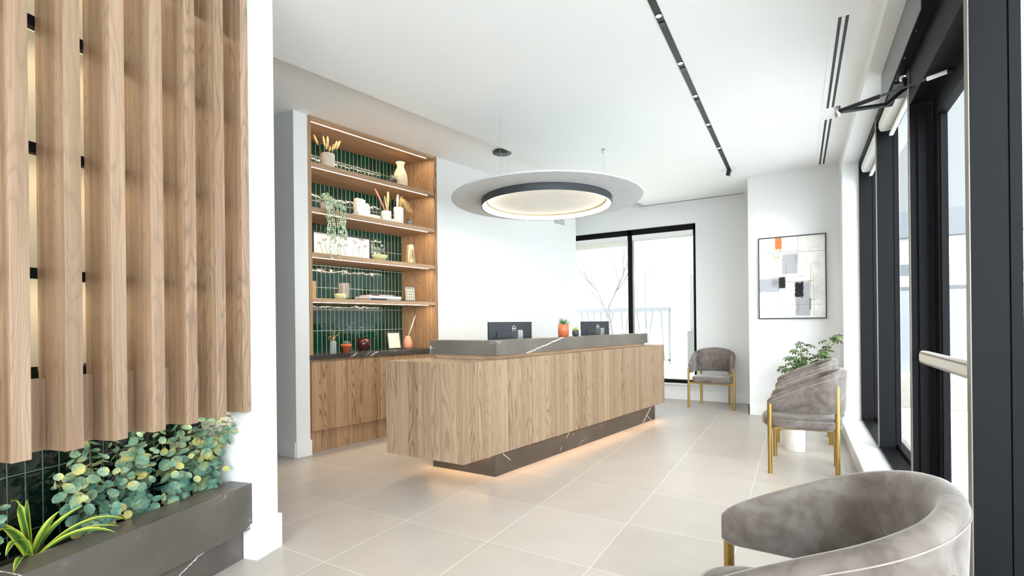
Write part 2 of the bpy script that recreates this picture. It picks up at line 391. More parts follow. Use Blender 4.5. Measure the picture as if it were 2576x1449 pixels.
# far wall y = 8.02 with the window x -3.6 .. -1.363, z .25 .. 2.75
fw = MB()
fw.box(-8.0, -3.75, 8.02, 8.30, 0, RH); fw.box(-3.75, -1.363, 8.02, 8.30, 0, 0.235); fw.box(-3.75, -1.363, 8.02, 8.30, 2.755, RH)
fw.box(-1.363, -0.30, 8.02, 8.30, 0, RH)
struct(fw.build('wall_far', M['wall']))
struct(MB().box(-3.7, -0.575, 8.004, 8.02, 0, 0.145).build('baseboard_far', M['trim'], bevel=0.002))
struct(MB().box(-3.7, -1.345, 7.985, 8.10, 0.232, 0.252).build('trim_1', M['trim'], bevel=0.003))
# pier with the painting
struct(MB().prism([(-0.555, 7.115), (0.435, 7.115), (0.435, 8.30), (-0.555, 8.30)], 0, CH).build('wall_pier', M['wall']))
b = MB(); b.box(-0.570, 0.43, 7.10, 7.116, 0, 0.145); b.box(-0.570, -0.554, 7.10, 8.02, 0, 0.145)
struct(b.build('baseboard_pier', M['trim'], bevel=0.002))

# right wall: pier, header and low sill around the storefront
rw = MB()
rw.box(0.435, 0.93, 6.54, 8.30, 0, CH)                    # solid part beyond the storefront
rw.box(0.435, 0.93, -3.0, 6.54, 2.945, CH+0.4)             # header
struct(rw.build('wall_right', M['wall']))
b = MB(); b.box(0.400, 0.583, 3.79, 6.54, 0, 0.125); b.box(0.420, 0.436, 6.54, 7.10, 0, 0.145)
struct(b.build('trim_2', M['trim'], bevel=0.004))

# wall end beside the planter, feature wall behind the slats
ew = MB()
ew.prism([PC(-2.01, 2.10)[:2], PC(-2.01, 2.247)[:2], PC(-2.55, 2.247)[:2], PC(-2.55, 2.10)[:2]], 0, CH)
struct(ew.build('wall_near', M['wall']))
ew = MB(); ew.prism([PC(-2.386, -3.0)[:2], PC(-2.386, 2.10)[:2], PC(-2.55, 2.10)[:2], PC(-2.55, -3.0)[:2]], 0, CH)
struct(ew.build('wall_slats', plain('shaded_white_paint', srgb(196, 190, 170), 0.7, var=0.01)))  # white wall toned down to greige, standing in for shade behind the slats
b = MB().prism([PC(-1.994, 2.084)[:2], PC(-1.994, 2.262)[:2], PC(-2.55, 2.262)[:2], PC(-2.55, 2.247)[:2], PC(-2.009, 2.247)[:2], PC(-2.009, 2.101)[:2], PC(-2.086, 2.101)[:2], PC(-2.086, 2.084)[:2]], 0, 0.185)
struct(b.build('baseboard_near', M['trim'], bevel=0.002))
tl = MB().prism([PC(-2.374, -3.0)[:2], PC(-2.374, 2.0995)[:2], PC(-2.386, 2.0995)[:2], PC(-2.386, -3.0)[:2]], 0.30, 1.068)
struct(tl.build('wall_tile_planter', M['tile_p']))

# unseen glazing behind the camera, added to let sky light fill the lobby
rg = bpy.data.objects.new('window_fill', None); COL.objects.link(rg); struct(rg)
b = MB()
for x in (-1.22, 0.38): b.box(x-0.03, x+0.03, -3.06, -2.94, 0.0, 3.1)
b.box(-1.2, 0.93, -3.06, -2.94, 0.0, 0.1); b.box(-1.2, 0.93, -3.06, -2.94, 3.0, 3.1)
b.build('window_frame', M['black'], rg)
MB().box(-1.2, 0.93, -3.005, -2.995, 0.1, 3.0).build('pane', M['glass'], rg)
struct(MB().box(-8.0, -1.25, -3.2, -3.0, 0, RH).build('wall_rear', M['wall']))

# ------------------------------------------------------------------ FAR WINDOW
w1 = bpy.data.objects.new('window_1', None); COL.objects.link(w1); struct(w1)
b = MB()
b.box(-3.75, -1.363, 8.06, 8.20, 2.665, 2.755); b.box(-3.75, -1.363, 8.06, 8.20, 0.252, 0.30)
b.box(-1.405, -1.363, 8.06, 8.20, 0.252, 2.755); b.box(-3.75, -3.70, 8.06, 8.20, 0.252, 2.755)
b.box(-2.445, -2.375, 8.06, 8.20, 0.252, 2.755)
b.build('window_frame', M['black'], w1, bevel=0.003)
MB().box(-3.70, -2.44, 8.126, 8.132, 0.29, 2.67).build('pane', M['glass'], w1)
MB().box(-2.38, -1.40, 8.126, 8.132, 0.29, 2.67).build('pane', M['glass'], w1)
MB().box(-2.372, -2.345, 8.075, 8.10, 0.30, 2.60).build('shade_guide', M['steel'], w1)
def cassette(name, x0, x1, y0, y1, z0, z1, label, alongx=True, drop=0.03):
    t = thing(name, label, 'window shade', ((x0+x1)/2, (y0+y1)/2, z0))
    o = Vector(t.location); r = 0.022
    b = MB()
    if alongx:
        prof = [(y0+r, z0), (y1, z0), (y1, z1), (y0, z1), (y0, z0+r), (y0+r*0.3, z0+r*0.3)]
        vs = [(x0, a, c) for a, c in prof] + [(x1, a, c) for a, c in prof]
    else:
        prof = [(x0+r, z0), (x1-r, z0), (x1, z0+r), (x1, z1), (x0, z1), (x0, z0+r*1.6), (x0+r*0.4, z0+r*0.4)]
        vs = [(a, y0, c) for a, c in prof] + [(a, y1, c) for a, c in prof]
    n = len(prof); vs = [Vector(v)-o for v in vs]
    b.add(vs, [tuple(range(n)), tuple(range(n, 2*n))[::-1]] + [(i+n, (i+1) % n+n, (i+1) % n, i) for i in range(n)])
    c = b.build('cassette', M['plastic_w'], t)
    if alongx: b2 = MB().box(x0+0.02-o.x, x1-0.02-o.x, 0.0, 0.006, -drop, 0.02); b3 = MB().box(x0+0.02-o.x, x1-0.02-o.x, -0.01, 0.012, -drop-0.018, -drop)
    else: b2 = MB().box(0.035, 0.041, y0+0.02-o.y, y1-0.02-o.y, -drop, 0.02); b3 = MB().box(0.024, 0.050, y0+0.02-o.y, y1-0.02-o.y, -drop-0.022, -drop)
    b2.build('shade_cloth', M['shade'], t); b3.build('bottom_bar', M['plastic_w'], t)
    return t
cassette('roller_shade', -3.70, -2.448, 8.064, 8.118, 2.575, 2.664, 'white roller shade cassette over the far window pane nearest the shelf wall', drop=0.06)
cassette('roller_shade', -2.372, -1.408, 8.064, 8.118, 2.575, 2.664, 'white roller shade cassette over the far window pane beside the corner chair', drop=0.0)

# ------------------------------------------------------------------ STOREFRONT (right)
w2 = bpy.data.objects.new('window_2', None); COL.objects.link(w2); struct(w2)
def mull(b, y0, y1, z0=0.125, z1=2.945, x1=0.735):
    b.box(0.587, 0.695, y0, y1, z0, z1)                  # inner box
    b.box(0.695, 0.700, y0+0.006, y1-0.006, z0, z1)      # groove
    b.box(0.700, x1, y0, y1, z0, z1)
b = MB(); mull(b, 6.49, 6.54); mull(b, 5.15, 5.205); mull(b, 3.735, 3.785, z0=0.0)
b.box(0.587, 0.760, 3.785, 6.49, 2.88, 2.945)
b.box(0.587, 0.700, 3.785, 6.49, 0.125, 0.150); b.box(0.700, 0.706, 3.785, 6.49, 0.125, 0.160); b.box(0.706, 0.760, 3.785, 6.49, 0.125, 0.175)
b.build('window_frame', M['black'], w2, bevel=0.0015)
b = MB()
for y0, y1 in ((5.1505, 5.2045), (3.7355, 3.7845)): b.box(0.5835, 0.5865, y0, y1, 0.125, 2.945)
b.box(0.5835, 0.5865, 3.785, 6.54, 0.125, 0.139)
b.build('edge_trim', M['bronze'], w2)
MB().box(0.738, 0.744, 5.205, 6.49, 0.17, 2.885).build('pane', M['glass'], w2)
MB().box(0.738, 0.744, 3.785, 5.15, 0.17, 2.885).build('pane', M['glass'], w2)
cassette('roller_shade', 0.600, 0.690, 5.22, 6.45, 2.80, 2.875, 'white roller shade cassette high on the storefront, nearest the painting', False)
cassette('roller_shade', 0.600, 0.690, 3.80, 5.135, 2.80, 2.875, 'white roller shade cassette high on the storefront, right beside the entrance door', False)

# door frame, leaf and hardware
d1 = bpy.data.objects.new('door_1', None); COL.objects.link(d1); struct(d1)
b = MB(); mull(b, 2.565, 2.615, z0=0.0)
b.box(0.587, 0.760, 2.615, 3.735, 2.50, 2.945)                      # header over the door
b.box(0.62, 0.66, 3.715, 3.735, 0, 2.50); b.box(0.62, 0.66, 2.615, 2.635, 0, 2.50)
b.box(0.587, 0.760, -2.94, -2.88, 0, 2.945); b.box(0.587, 0.760, -2.94, 2.565, 2.88, 2.945); b.box(0.587, 0.760, -2.94, 2.565, 0.0, 0.15)
b.box(0.587, 0.760, 1.20, 1.25, 0.15, 2.88); b.box(0.587, 0.760, -0.15, -0.10, 0.15, 2.88); b.box(0.587, 0.760, -1.5, -1.45, 0.15, 2.88)
b.build('door_frame', M['black'], d1, bevel=0.0015)
b = MB(); b.box(0.583, 0.587, 2.5655, 2.6145, 0, 2.945); b.build('edge_trim', M['bronze'], d1)
MB().box(0.738, 0.744, -2.88, 2.565, 0.15, 2.88).build('pane', M['glass'], d1)
b = MB()
b.box(0.690, 0.735, 3.610, 3.710, 0.01, 2.485); b.box(0.690, 0.735, 2.640, 2.740, 0.01, 2.485)
b.box(0.690, 0.735, 2.740, 3.610, 2.375, 2.485); b.box(0.690, 0.735, 2.740, 3.610, 0.01, 0.25)
b.box(0.700, 0.728, 3.595, 3.610, 0.25, 2.375); b.box(0.700, 0.728, 2.740, 2.755, 0.25, 2.375)
leaf = b.build('door_leaf', M['black'], d1, bevel=0.002)
MB().box(0.711, 0.717, 2.75, 3.60, 0.25, 2.38).build('pane', M['glass'], leaf)

# padded push bar
ph = thing('push_bar', 'white leather padded push bar with dark stitching across the entrance door', 'door handle', (0.62, 3.60, 1.005))
b = MB()
prof = [(-0.020, -0.030), (-0.024, -0.015), (-0.024, 0.015), (-0.020, 0.031), (-0.008, 0.038), (0.018, 0.034), (0.020, -0.032), (-0.008, -0.036)]
vs = [(a, 0, c) for a, c in prof] + [(a, -0.93, c) for a, c in prof]; n = len(prof)
b.add(vs, [tuple(range(n))[::-1], tuple(range(n, 2*n))] + [(i, (i+1) % n, (i+1) % n+n, i+n) for i in range(n)])
o = b.build('padded_bar', M['leather'], ph, bevel=0.003)
for zs in ((0.029, 0.024), (-0.026, -0.031)):
    b = MB()
    for zz in zs:
        y = -0.01
        while y > -0.92:
            b.box(-0.0258, -0.0232, y-0.009, y, zz-0.0008, zz+0.0008); y -= 0.013
    b.build('stitching', M['dark_cer'], ph)
MB().tube([(0.0, 0.028, 0), (0.0, -0.01, 0)], 0.008, 10).tube([(0.0, 0.02, 0), (0.085, 0.02, 0)], 0.008, 10).build('bracket', plain('pale_metal', srgb(190, 205, 200), 0.3, metal=0.6), ph)
MB().tube([(0.018, -0.90, 0), (0.085, -0.90, 0)], 0.008, 10).build('bracket', M['steel'], ph)

# automatic door operator with folding arm
op = thing('door_operator', 'black automatic door operator box above the entrance with a folding arm', 'door opener', (0.585, 3.69, 2.71))
b = MB(); b.box(-0.060, 0.0, -0.66, 0.62, 0.0, 0.230); b.box(0.0, 0.08, -0.66, 0.040, 0.0, 0.230)
b.build('housing', M['black'], op, bevel=0.003)
b = MB(); b.box(-0.0625, -0.060, -0.655, 0.62, 0.002, 0.232); b.build('cover_plate', plain('cover_grey', srgb(118, 118, 118), 0.45), op, label='grey painted cover face')
for yy in (-0.45, -0.15, 0.15, 0.42): MB().lathe([(0.0, -0.006), (0.006, -0.006), (0.006, 0.0)], (-0.045, yy, 0.0), 10).build('screw', M['dark_ring'], op)
b = MB(); b.box(-0.05, 0.05, 0.20, 0.46, -0.012, 0.0)
for k in range(7): b.box(-0.02+k*0.012, -0.014+k*0.012, 0.24, 0.34, -0.016, -0.012)
b.build('gear_plate', M['blackp'], op)
b = MB().lathe([(0.0, -0.022), (0.026, -0.022), (0.026, 0.0)], (-0.01, 0.10, -0.012), 20).build('spindle_cap', M['steel'], op)
def arm(pts, r, name, mat): return MB().tube([Vector(p)-Vector(op.location) for p in pts], r, 10).build(name, mat, op)
P_piv = (0.565, 3.72, 2.60); P_bend = (0.468, 3.70, 2.515); P_elb = (0.215, 3.52, 2.465); P_shoe = (0.667, 3.27, 2.475)
arm([(0.572, 3.79, 2.70), P_piv, P_bend], 0.013, 'crank', M['blackp'])
arm([P_bend, P_elb], 0.013, 'main_arm', M['blackp'])
P_mid = Vector(P_elb).lerp(Vector(P_shoe), 0.42)
arm([P_elb, P_mid], 0.012, 'rod_tube', M['blackp'])
arm([P_mid, P_shoe], 0.006, 'rod', M['dark_ring'])
arm([Vector(P_mid).lerp(Vector(P_shoe), 0.72), P_shoe], 0.011, 'rod_end', M['plastic_w'])
MB().lathe([(0, -0.03), (0.016, -0.03), (0.016, 0.03), (0, 0.03)], Vector(P_elb)-Vector(op.location), 14).build('elbow_joint', M['steel'], op)
b = MB().tube([Vector(P_shoe)-Vector(op.location), Vector((0.70, 3.27, 2.475))-Vector(op.location)], 0.014, 10); b.build('shoe', M['blackp'], op)

# ------------------------------------------------------------------ SLAT SCREEN + PLANTER
sc = thing('slat_screen', 'wooden screen of tall vertical slats hanging over the green tiled planter', 'screen', PC(-2.2, 1.0, 0.775))
so = Vector(sc.location)
def pprism(b, n0, n1, s0, s1, z0, z1, o):
    b.prism([tuple((PC(a, s)-o)[:2]) for a, s in ((n0, s0), (n0, s1), (n1, s1), (n1, s0))], z0-o.z, z1-o.z); return b
for k in range(-3, 7):
    s0 = 1.097 + k*0.1592
    pprism(MB(), -2.04, -2.187, s0, s0+0.0545, 0.775, CH-0.002, so).build('slat', M['slat'], sc, bevel=0.0012)
    if k < 6: pprism(MB(), -2.148, -2.186, s0+0.055, s0+0.1588, 0.776, 1.037, so).build('spacer_block', M['slat'], sc, bevel=0.001)
for z in (1.406, 1.869, 2.336, 2.803):
    r_ = pprism(MB(), -2.188, -2.222, 0.55, 2.095, z, z+0.039, so).build('rail', M['black'], sc)
    pprism(MB(), -2.223, -2.230, 0.55, 2.09, z+0.002, z+0.010, so).build('led_strip', M['led_dim'], r_)
for z in (1.406, 1.869, 2.336, 2.803):
    c = PC(-2.226, 1.32, z-0.002); 
    area('slat_led', c, 0.012, 1.55, 1.3, (1.0, 0.82, 0.58), (0, radians(25), aC*-1), spread=radians(170))
c = PC(-2.20, 1.40, 0.770); area('slat_led_low', c, 0.012, 1.35, 0.5, (1.0, 0.78, 0.5), (0, radians(12), -aC))

pl = thing('planter', 'long dark marble planter box with a recessed base along the tiled wall', 'planter', PC(-2.2, 1.0, 0))
po = Vector(pl.location)
pprism(MB(), -2.040, -2.183, -0.60, 2.099, 0.160, 0.396, po).build('trough', M['stone2'], pl, bevel=0.0015)
pprism(MB(), -2.087, -2.180, -0.60, 2.083, 0.0, 0.160, po).build('base', M['stone2'], pl)
soil = pprism(MB(), -2.184, -2.373, -0.60, 2.099, 0.20, 0.345, po).build('soil', M['soil'], pl)
soil['kind'] = 'stuff'
area('planter_led', PC(-2.115, 1.2, 0.155), 0.012, 1.7, 1.0, (1.0, 0.72, 0.42), (0, 0, -aC))

def leaf_disc(b, c, nrm, r, up=None, pts=9, cup=0.25):
    nrm = Vector(nrm).normalized(); a = nrm.orthogonal().normalized()
    if up is not None:
        a = (Vector(up) - nrm*Vector(up).dot(nrm)); a = a.normalized() if a.length > 1e-4 else nrm.orthogonal().normalized()
    t = nrm.cross(a)
    vs = [Vector(c)-nrm*r*cup*0.6]; 
    for k in range(pts):
        an = 2*pi*k/pts; rr = r*(1+0.12*cos(an)) 
        vs.append(Vector(c) + a*cos(an)*rr + t*sin(an)*rr*0.92 + nrm*(r*cup*(abs(sin(an))*0.6)))
    b.add(vs, [(0, 1+k, 1+(k+1) % pts) for k in range(pts)], True)
def eucalyptus(base, tips, label, seed, lr=0.0275):
    rnd = random.Random(seed)
    t = thing('eucalyptus_plant', label, 'plant', base, 0, 'eucalyptus plants in the planter')
    o = Vector(base); st = MB(); lf = MB()
    for tp in tips:
        tp = Vector(tp)-o
        mid = Vector((tp.x*0.35+rnd.uniform(-.02, .02), tp.y*0.35+rnd.uniform(-.02, .02), tp.z*0.55))
        pts = []
        for i in range(9):
            u = i/8; pts.append((1-u)**2*Vector((0, 0, 0)) + 2*u*(1-u)*mid + u*u*tp)
        st.tube(pts, [0.0028-0.0018*i/8 for i in range(9)], 5)
        L = tp.length; n = max(4, int(L/0.036)); tw = rnd.uniform(0, 3)
        for i in range(n):
            u = 0.18 + 0.82*(i+0.5)/n
            p = (1-u)**2*Vector((0, 0, 0)) + 2*u*(1-u)*mid + u*u*tp
            d = (2*(1-u)*mid + 2*u*(tp-mid)).normalized(); a = d.orthogonal().normalized(); q = d.cross(a)
            an = tw + i*1.57 + rnd.uniform(-.3, .3)
            r = lr*(1.12-0.62*u**2.2)*rnd.uniform(0.85, 1.2)
            for s_ in (1, -1):
                w = (a*cos(an)+q*sin(an))*s_
                nr = (d*0.7 + w*0.35 + Vector((0.25, -0.25, 0.2)) + Vector((rnd.uniform(-.75, .75), rnd.uniform(-.75, .75), rnd.uniform(-.6, .6)))).normalized()
                leaf_disc(lf, p + w*r*0.95, nr, r, w)
    st.build('stems', M['stem'], t); lf.build('foliage', M['euc'], t)
    return t
def tipsC(lst): return [PC(n, s, z) for n, s, z in lst]
Z0 = 0.345
eucalyptus(PC(-2.27, 1.47, Z0), tipsC([(-2.24, 1.33, .66), (-2.20, 1.40, .56), (-2.30, 1.44, .74), (-2.22, 1.50, .70), (-2.16, 1.52, .50), (-2.17, 1.45, .44), (-2.31, 1.50, .80), (-2.20, 1.56, .62), (-2.15, 1.60, .46), (-2.30, 1.38, .60)]), 'blue-green eucalyptus nearest the spiky striped plant, leaning over the trough rim', 11)
eucalyptus(PC(-2.28, 1.66, Z0), tipsC([(-2.31, 1.60, .72), (-2.22, 1.64, .76), (-2.30, 1.70, .78), (-2.18, 1.66, .56), (-2.17, 1.62, .48), (-2.24, 1.74, .66), (-2.16, 1.72, .45), (-2.2, 1.58, .60)]), 'blue-green eucalyptus in the middle of the planter under the slats', 12)
eucalyptus(PC(-2.27, 1.84, Z0), tipsC([(-2.30, 1.80, .72), (-2.22, 1.86, .80), (-2.20, 1.90, .60), (-2.17, 1.83, .52), (-2.16, 1.92, .46), (-2.30, 1.92, .70), (-2.18, 1.78, .60), (-2.15, 1.80, .44)]), 'blue-green eucalyptus second from the white wall end', 13)
eucalyptus(PC(-2.26, 1.98, Z0), tipsC([(-2.16, 2.02, .80), (-2.12, 2.075, .72), (-2.13, 2.06, .76), (-2.26, 2.02, .78), (-2.30, 1.98, .70), (-2.17, 2.02, .56), (-2.16, 2.05, .50), (-2.14, 2.0, .44), (-2.22, 1.96, .66)]), 'tallest blue-green eucalyptus in the planter, right against the white wall end', 14)
eucalyptus(PC(-2.27, 1.09, Z0), tipsC([(-2.24, 1.12, .66), (-2.22, 1.17, .60), (-2.3, 1.14, .74), (-2.2, 1.13, .50), (-2.28, 1.0, .7), (-2.2, .98, .55)]), 'eucalyptus cut by the frame edge, behind the spiky striped plant', 15)

def stripemat():
    m, nt, out = newmat('striped_leaf'); g = G(nt)
    at = g.n('ShaderNodeAttribute', attribute_name='across')
    col = g.ramp(at.outputs['Fac'], [(0.0, srgb(60, 98, 40)), (0.35, srgb(86, 126, 50)), (0.50, srgb(176, 196, 84)), (0.58, srgb(84, 124, 48)), (0.72, srgb(196, 208, 70)), (1.0, srgb(206, 214, 76))])
    g.bsdf(out, col, 0.45, 0, 0.4); return m
M['stripe'] = stripemat()
def blades(name, label, base, blist, w0, mat, parent_cat='plant', seg=12, group=None):
    t = thing(name, label, parent_cat, base, 0, group); o = Vector(base)
    b = MB(); att = []
    for (tip, mid, w) in blist:
        tip = Vector(tip)-o; mid = Vector(mid)-o
        prev = None
        for i in range(seg+1):
            u = i/seg; p = 2*u*(1-u)*mid + u*u*tp if False else 2*u*(1-u)*mid + u*u*tip
            d = (2*(1-2*u)*mid + 2*u*tip).normalized()
            side = d.cross(Vector((0.3, -0.3, 1))).normalized() if abs(d.z) < 0.97 else Vector((0.6, 0.8, 0))
            ww = w*(0.55+0.45*min(1, u*3))*(1-u**3.5)*0.5 + 0.0006
            nr = side.cross(d).normalized()
            row = [p - side*ww + nr*ww*0.5, p - side*ww*0.45 + nr*ww*0.15, p, p + side*ww*0.45 + nr*ww*0.15, p + side*ww + nr*ww*0.5]
            k = len(b.v); b.v += [tuple(v) for v in row]; att += [1.0, 0.35, 0.0, 0.35, 1.0]
            if prev is not None:
                for j in range(4): b.f.append((prev+j, prev+j+1, k+j+1, k+j)); b.sm.append(True)
            prev = k
    ob = b.build('foliage', mat, t)
    me = ob.data
    if len(me.vertices) == len(att):
        a = me.attributes.new('across', 'FLOAT', 'POINT'); a.data.foreach_set('value', att)
    return t
bs = PC(-2.245, 1.262, Z0)
def T3(n, s, z): return PC(n, s, z)
blades('dracaena_plant', 'spiky plant with long green leaves edged in yellow, in the near end of the planter', bs, [
    (T3(-2.22, 1.19, .60), T3(-2.24, 1.23, .62), .022), (T3(-2.14, 1.37, .53), T3(-2.22, 1.30, .47), .036), (T3(-2.10, 1.50, .43), T3(-2.18, 1.40, .51), .020),
    (T3(-2.08, 1.46, .42), T3(-2.17, 1.37, .47), .016), (T3(-2.04, 1.42, .415), T3(-2.13, 1.34, .49), .024), (T3(-2.16, 1.10, .52), T3(-2.22, 1.20, .55), .030),
    (T3(-2.12, 1.12, .45), T3(-2.2, 1.2, .52), .034), (T3(-2.08, 1.12, .40), T3(-2.15, 1.18, .45), .028), (T3(-2.12, 1.19, .36), T3(-2.17, 1.22, .40), .026),
    (T3(-2.26, 1.26, .58), T3(-2.25, 1.25, .52), .024), (T3(-2.20, 1.33, .52), T3(-2.22, 1.29, .48), .03), (T3(-2.33, 1.2, .5), T3(-2.29, 1.23, .5), .03),
    (T3(-2.10, 1.16, .35), T3(-2.14, 1.19, .42), .022), (T3(-2.3, 1.38, .48), T3(-2.27, 1.32, .47), .03)], .03, M['stripe'])

# ------------------------------------------------------------------ SHELVING UNIT
NF = -4.46; DEP = 0.53
def sp(b, s0, s1, t0, t1, z0, z1, o=Vector((0, 0, 0)), face=NF):
    b.prism([tuple((SK(s, t, 0, face)-o)[:2]) for s, t in ((s0, t0), (s1, t0), (s1, t1), (s0, t1))], z0-o.z, z1-o.z); return b
un = thing('shelving_unit', 'built-in wooden shelving niche lined with green tiles and lit by warm strips', 'shelving', SK(3.09, 0.25, 0.94))
uo = Vector(un.location)
s_in0, s_in1 = 2.327, 3.847
b = MB(); sp(b, 2.290, s_in0, 0, DEP, 0.942, RH-0.001, uo); b.build('side_panel', M['cab'], un, bevel=0.001)
b = MB(); sp(b, s_in1, 3.886, 0, DEP, 0.942, RH-0.001, uo); b.build('side_panel', M['cab'], un, bevel=0.001)
b = MB(); sp(b, s_in0, s_in1, 0, DEP, 3.182, RH-0.001, uo); top = b.build('top_panel', M['shelfw'], un)
b = MB(); sp(b, 2.290, 3.886, DEP, DEP+0.05, 0.942, RH-0.001, uo); b.build('tiled_back', M['tile_s'], un)
leds = [(3.182, top)]
for zt, zb in ((2.785, 2.743), (2.354, 2.310), (1.920, 1.877), (1.4855, 1.447)):
    b = MB(); sp(b, s_in0, s_in1, 0.004, DEP, zb, zt, uo); sh = b.build('shelf', M['shelfw'], un, bevel=0.001); leds.append((zb, sh))
for zb, sh in leds:
    t0 = 0.03 if zb < 3.1 else 0.045
    b = MB(); sp(b, s_in0+0.003, s_in1-0.07, t0+0.004, t0+0.011, zb-0.003, zb+0.001, uo); b.build('led_strip', M['led'], sh)
    c = SK((s_in0+s_in1)/2-0.03, t0+0.010, zb-0.006)
    area('shelf_led', c, 0.012, 1.44, 3.0, (1.0, 0.79, 0.55), (0, radians(8), -math.atan2(BD[0], BD[1])))

cb = thing('base_cabinet', 'wooden base cabinet with handleless doors under the shelving niche', 'cabinet', SK(3.05, 0.25, 0))
co = Vector(cb.location)
b = MB(); sp(b, 2.297, 3.880, 0.045, DEP+0.05, 0.212, 0.895, co); b.build('carcass', M['cab'], cb)
b = MB(); sp(b, 2.297, 3.880, 0.075, DEP, 0.0, 0.212, co); b.build('toe_kick', M['cab'], cb)
for s0, s1 in ((2.325, 2.693), (2.698, 3.084), (3.089, 3.475), (3.480, 3.876)):
    b = MB(); sp(b, s0, s1, 0.020, 0.044, 0.212, 0.872, co); b.build('door', M['cab'], cb, bevel=0.0015)
ct = MB(); sp(ct, 2.290, 3.886, -0.006, DEP+0.05, 0.896, 0.941)
tag(ct.build('countertop', M['stone3'], bevel=0.002), 'dark polished stone countertop with white veins on the wooden base cabinet', 'countertop')

# ------------------------------------------------------------------ RECEPTION DESK
dk = thing('reception_desk', 'long floating wooden reception desk on a dark marble base', 'desk', BY(-2.9, 4.6))
do = Vector(dk.location)
def dp(b, nf, y0, y1, x_w, z0, z1, o=do, back=None):       # parallelogram: front along shelf direction, ends along x
    f0 = BY(nf, y0); f1 = BY(nf, y1)
    b.prism([tuple((p-o)[:2]) for p in (f0, f1, f1-Vector((x_w, 0, 0)), f0-Vector((x_w, 0, 0)))], z0-o.z, z1-o.z); return b
ZP0, ZP1 = 0.200, 0.934
# front apron, two ends (hollow staff side)
b = MB(); dp(b, -2.575, 2.885, 6.362, 0.22, ZP0, ZP1); b.build('front_panel', M['desk'], dk, bevel=0.0015)
b = MB(); f = BY(-2.575, 2.885)-Vector((0.2205, 0, 0)); g_ = BY(-2.575, 3.36)-Vector((0.2205, 0, 0))
b.prism([tuple((p-do)[:2]) for p in (f, g_, g_-Vector((0.5345, 0, 0)), f-Vector((0.5345, 0, 0)))], ZP0, ZP1); b.build('end_panel', M['desk'], dk, bevel=0.0015)
b = MB(); f = BY(-2.575, 6.13)-Vector((0.2205, 0, 0)); g_ = BY(-2.575, 6.362)-Vector((0.2205, 0, 0))
b.prism([tuple((p-do)[:2]) for p in (f, g_, g_-Vector((0.5345, 0, 0)), f-Vector((0.5345, 0, 0)))], ZP0, ZP1); b.build('end_panel', M['desk'], dk, bevel=0.0015)
f = BY(-2.575, 3.361)-Vector((0.2205, 0, 0)); g_ = BY(-2.575, 6.129)-Vector((0.2205, 0, 0))
b = MB(); b.prism([tuple((p-do)[:2]) for p in (f, g_, g_-Vector((0.53, 0, 0)), f-Vector((0.53, 0, 0)))], 0.715, 0.745); b.build('work_surface', M['desk'], dk)
b = MB(); dp(b, -2.647, 3.306, 6.250, 0.63, 0.0, ZP0-0.001); b.build('base', M['stone4'], dk, bevel=0.001)
# neck and marble ledge
b = MB(); dp(b, -2.690, 3.385, 6.075, 0.13, ZP1, 0.963); b.prism([tuple((p-do)[:2]) for p in (BY(-2.69, 3.385)-Vector((0.13, 0, 0)), BY(-2.69, 3.50)-Vector((0.13, 0, 0)), BY(-2.69, 3.50)-Vector((0.63, 0, 0)), BY(-2.69, 3.385)-Vector((0.63, 0, 0)))], ZP1, 0.963)
b.build('ledge_support', M['shelfw'], dk)
b = MB(); dp(b, -2.665, 3.362, 6.098, 0.20, 0.963, 1.0835)
f = BY(-2.665, 3.362)-Vector((0.2001, 0, 0)); g_ = BY(-2.665, 3.55)-Vector((0.2001, 0, 0))
b.prism([tuple((p-do)[:2]) for p in (f, g_, g_-Vector((0.49, 0, 0)), f-Vector((0.49, 0, 0)))], 0.963, 1.0835)
b.build('marble_ledge', M['stone'], dk, bevel=0.0015)
# light under the desk
ang = -math.atan2(BD[0], BD[1])
def strip_light(n, y0, y1, z, p, col=(1.0, 0.58, 0.26)):
    a = BY(n, y0, z); c = BY(n, y1, z); m_ = (a+c)/2; area('desk_led', m_, 0.015, (c-a).length, p, col, (0, radians(-20), ang), spread=radians(120))
strip_light(-2.628, 3.30, 6.25, 0.195, 1.8)
area('desk_led_end', (BY(-2.65, 3.2).x-0.32, 3.28, 0.195), 0.60, 0.015, 0.8, (1.0, 0.66, 0.34))

# monitors
def monitor(s0, s1, label):
    n = -2.985; c = PB(n, (s0+s1)/2, 0.745)
    t = thing('monitor', label, 'monitor', c, -math.atan2(BD[0], BD[1]), 'monitors on the reception desk')
    w = (s1-s0)/2
    b = MB(); b.box(-0.018, 0.0, -w, w, 0.15, 0.492); b.box(0.0, 0.012, -w+0.10, w-0.10, 0.17, 0.40)
    b.build('display', M['monitor'], t, bevel=0.004)
    MB().box(-0.0195, -0.0182, -w+0.008, w-0.008, 0.158, 0.484).build('screen', plain('screen_glass', (0.01, 0.01, 0.012), 0.15), t)
    b = MB(); b.box(0.0125, 0.045, 0.05, 0.115, 0.0, 0.415); b.build('stand', M['plastic_w'] if False else M['steel'], t, bevel=0.002)
    MB().box(-0.09, 0.10, 0.0, 0.16, 0.0, 0.012).build('foot', M['steel'], t, bevel=0.002)
    # round maker's mark: ring with a bar across
    b = MB(); cx, cz, R_ = 0.0135, 0.430, 0.024
    for rr in (R_,):
        pts = [(cx, 0.02+rr*cos(a), cz+rr*sin(a)) for a in [2*pi*k/28 for k in range(29)]]
        b.tube(pts, 0.0022, 6, caps=False)
    b.box(cx-0.001, cx+0.001, 0.02-0.014, 0.02+0.014, cz-0.004, cz+0.004)
    b.build('round_emblem', M['plastic_w'], t)
    return t
monitor(3.19, 3.81, 'dark computer monitor seen from behind, nearest the shelving niche')
monitor(4.72, 5.34, 'dark computer monitor seen from behind, between small dark pot and window')

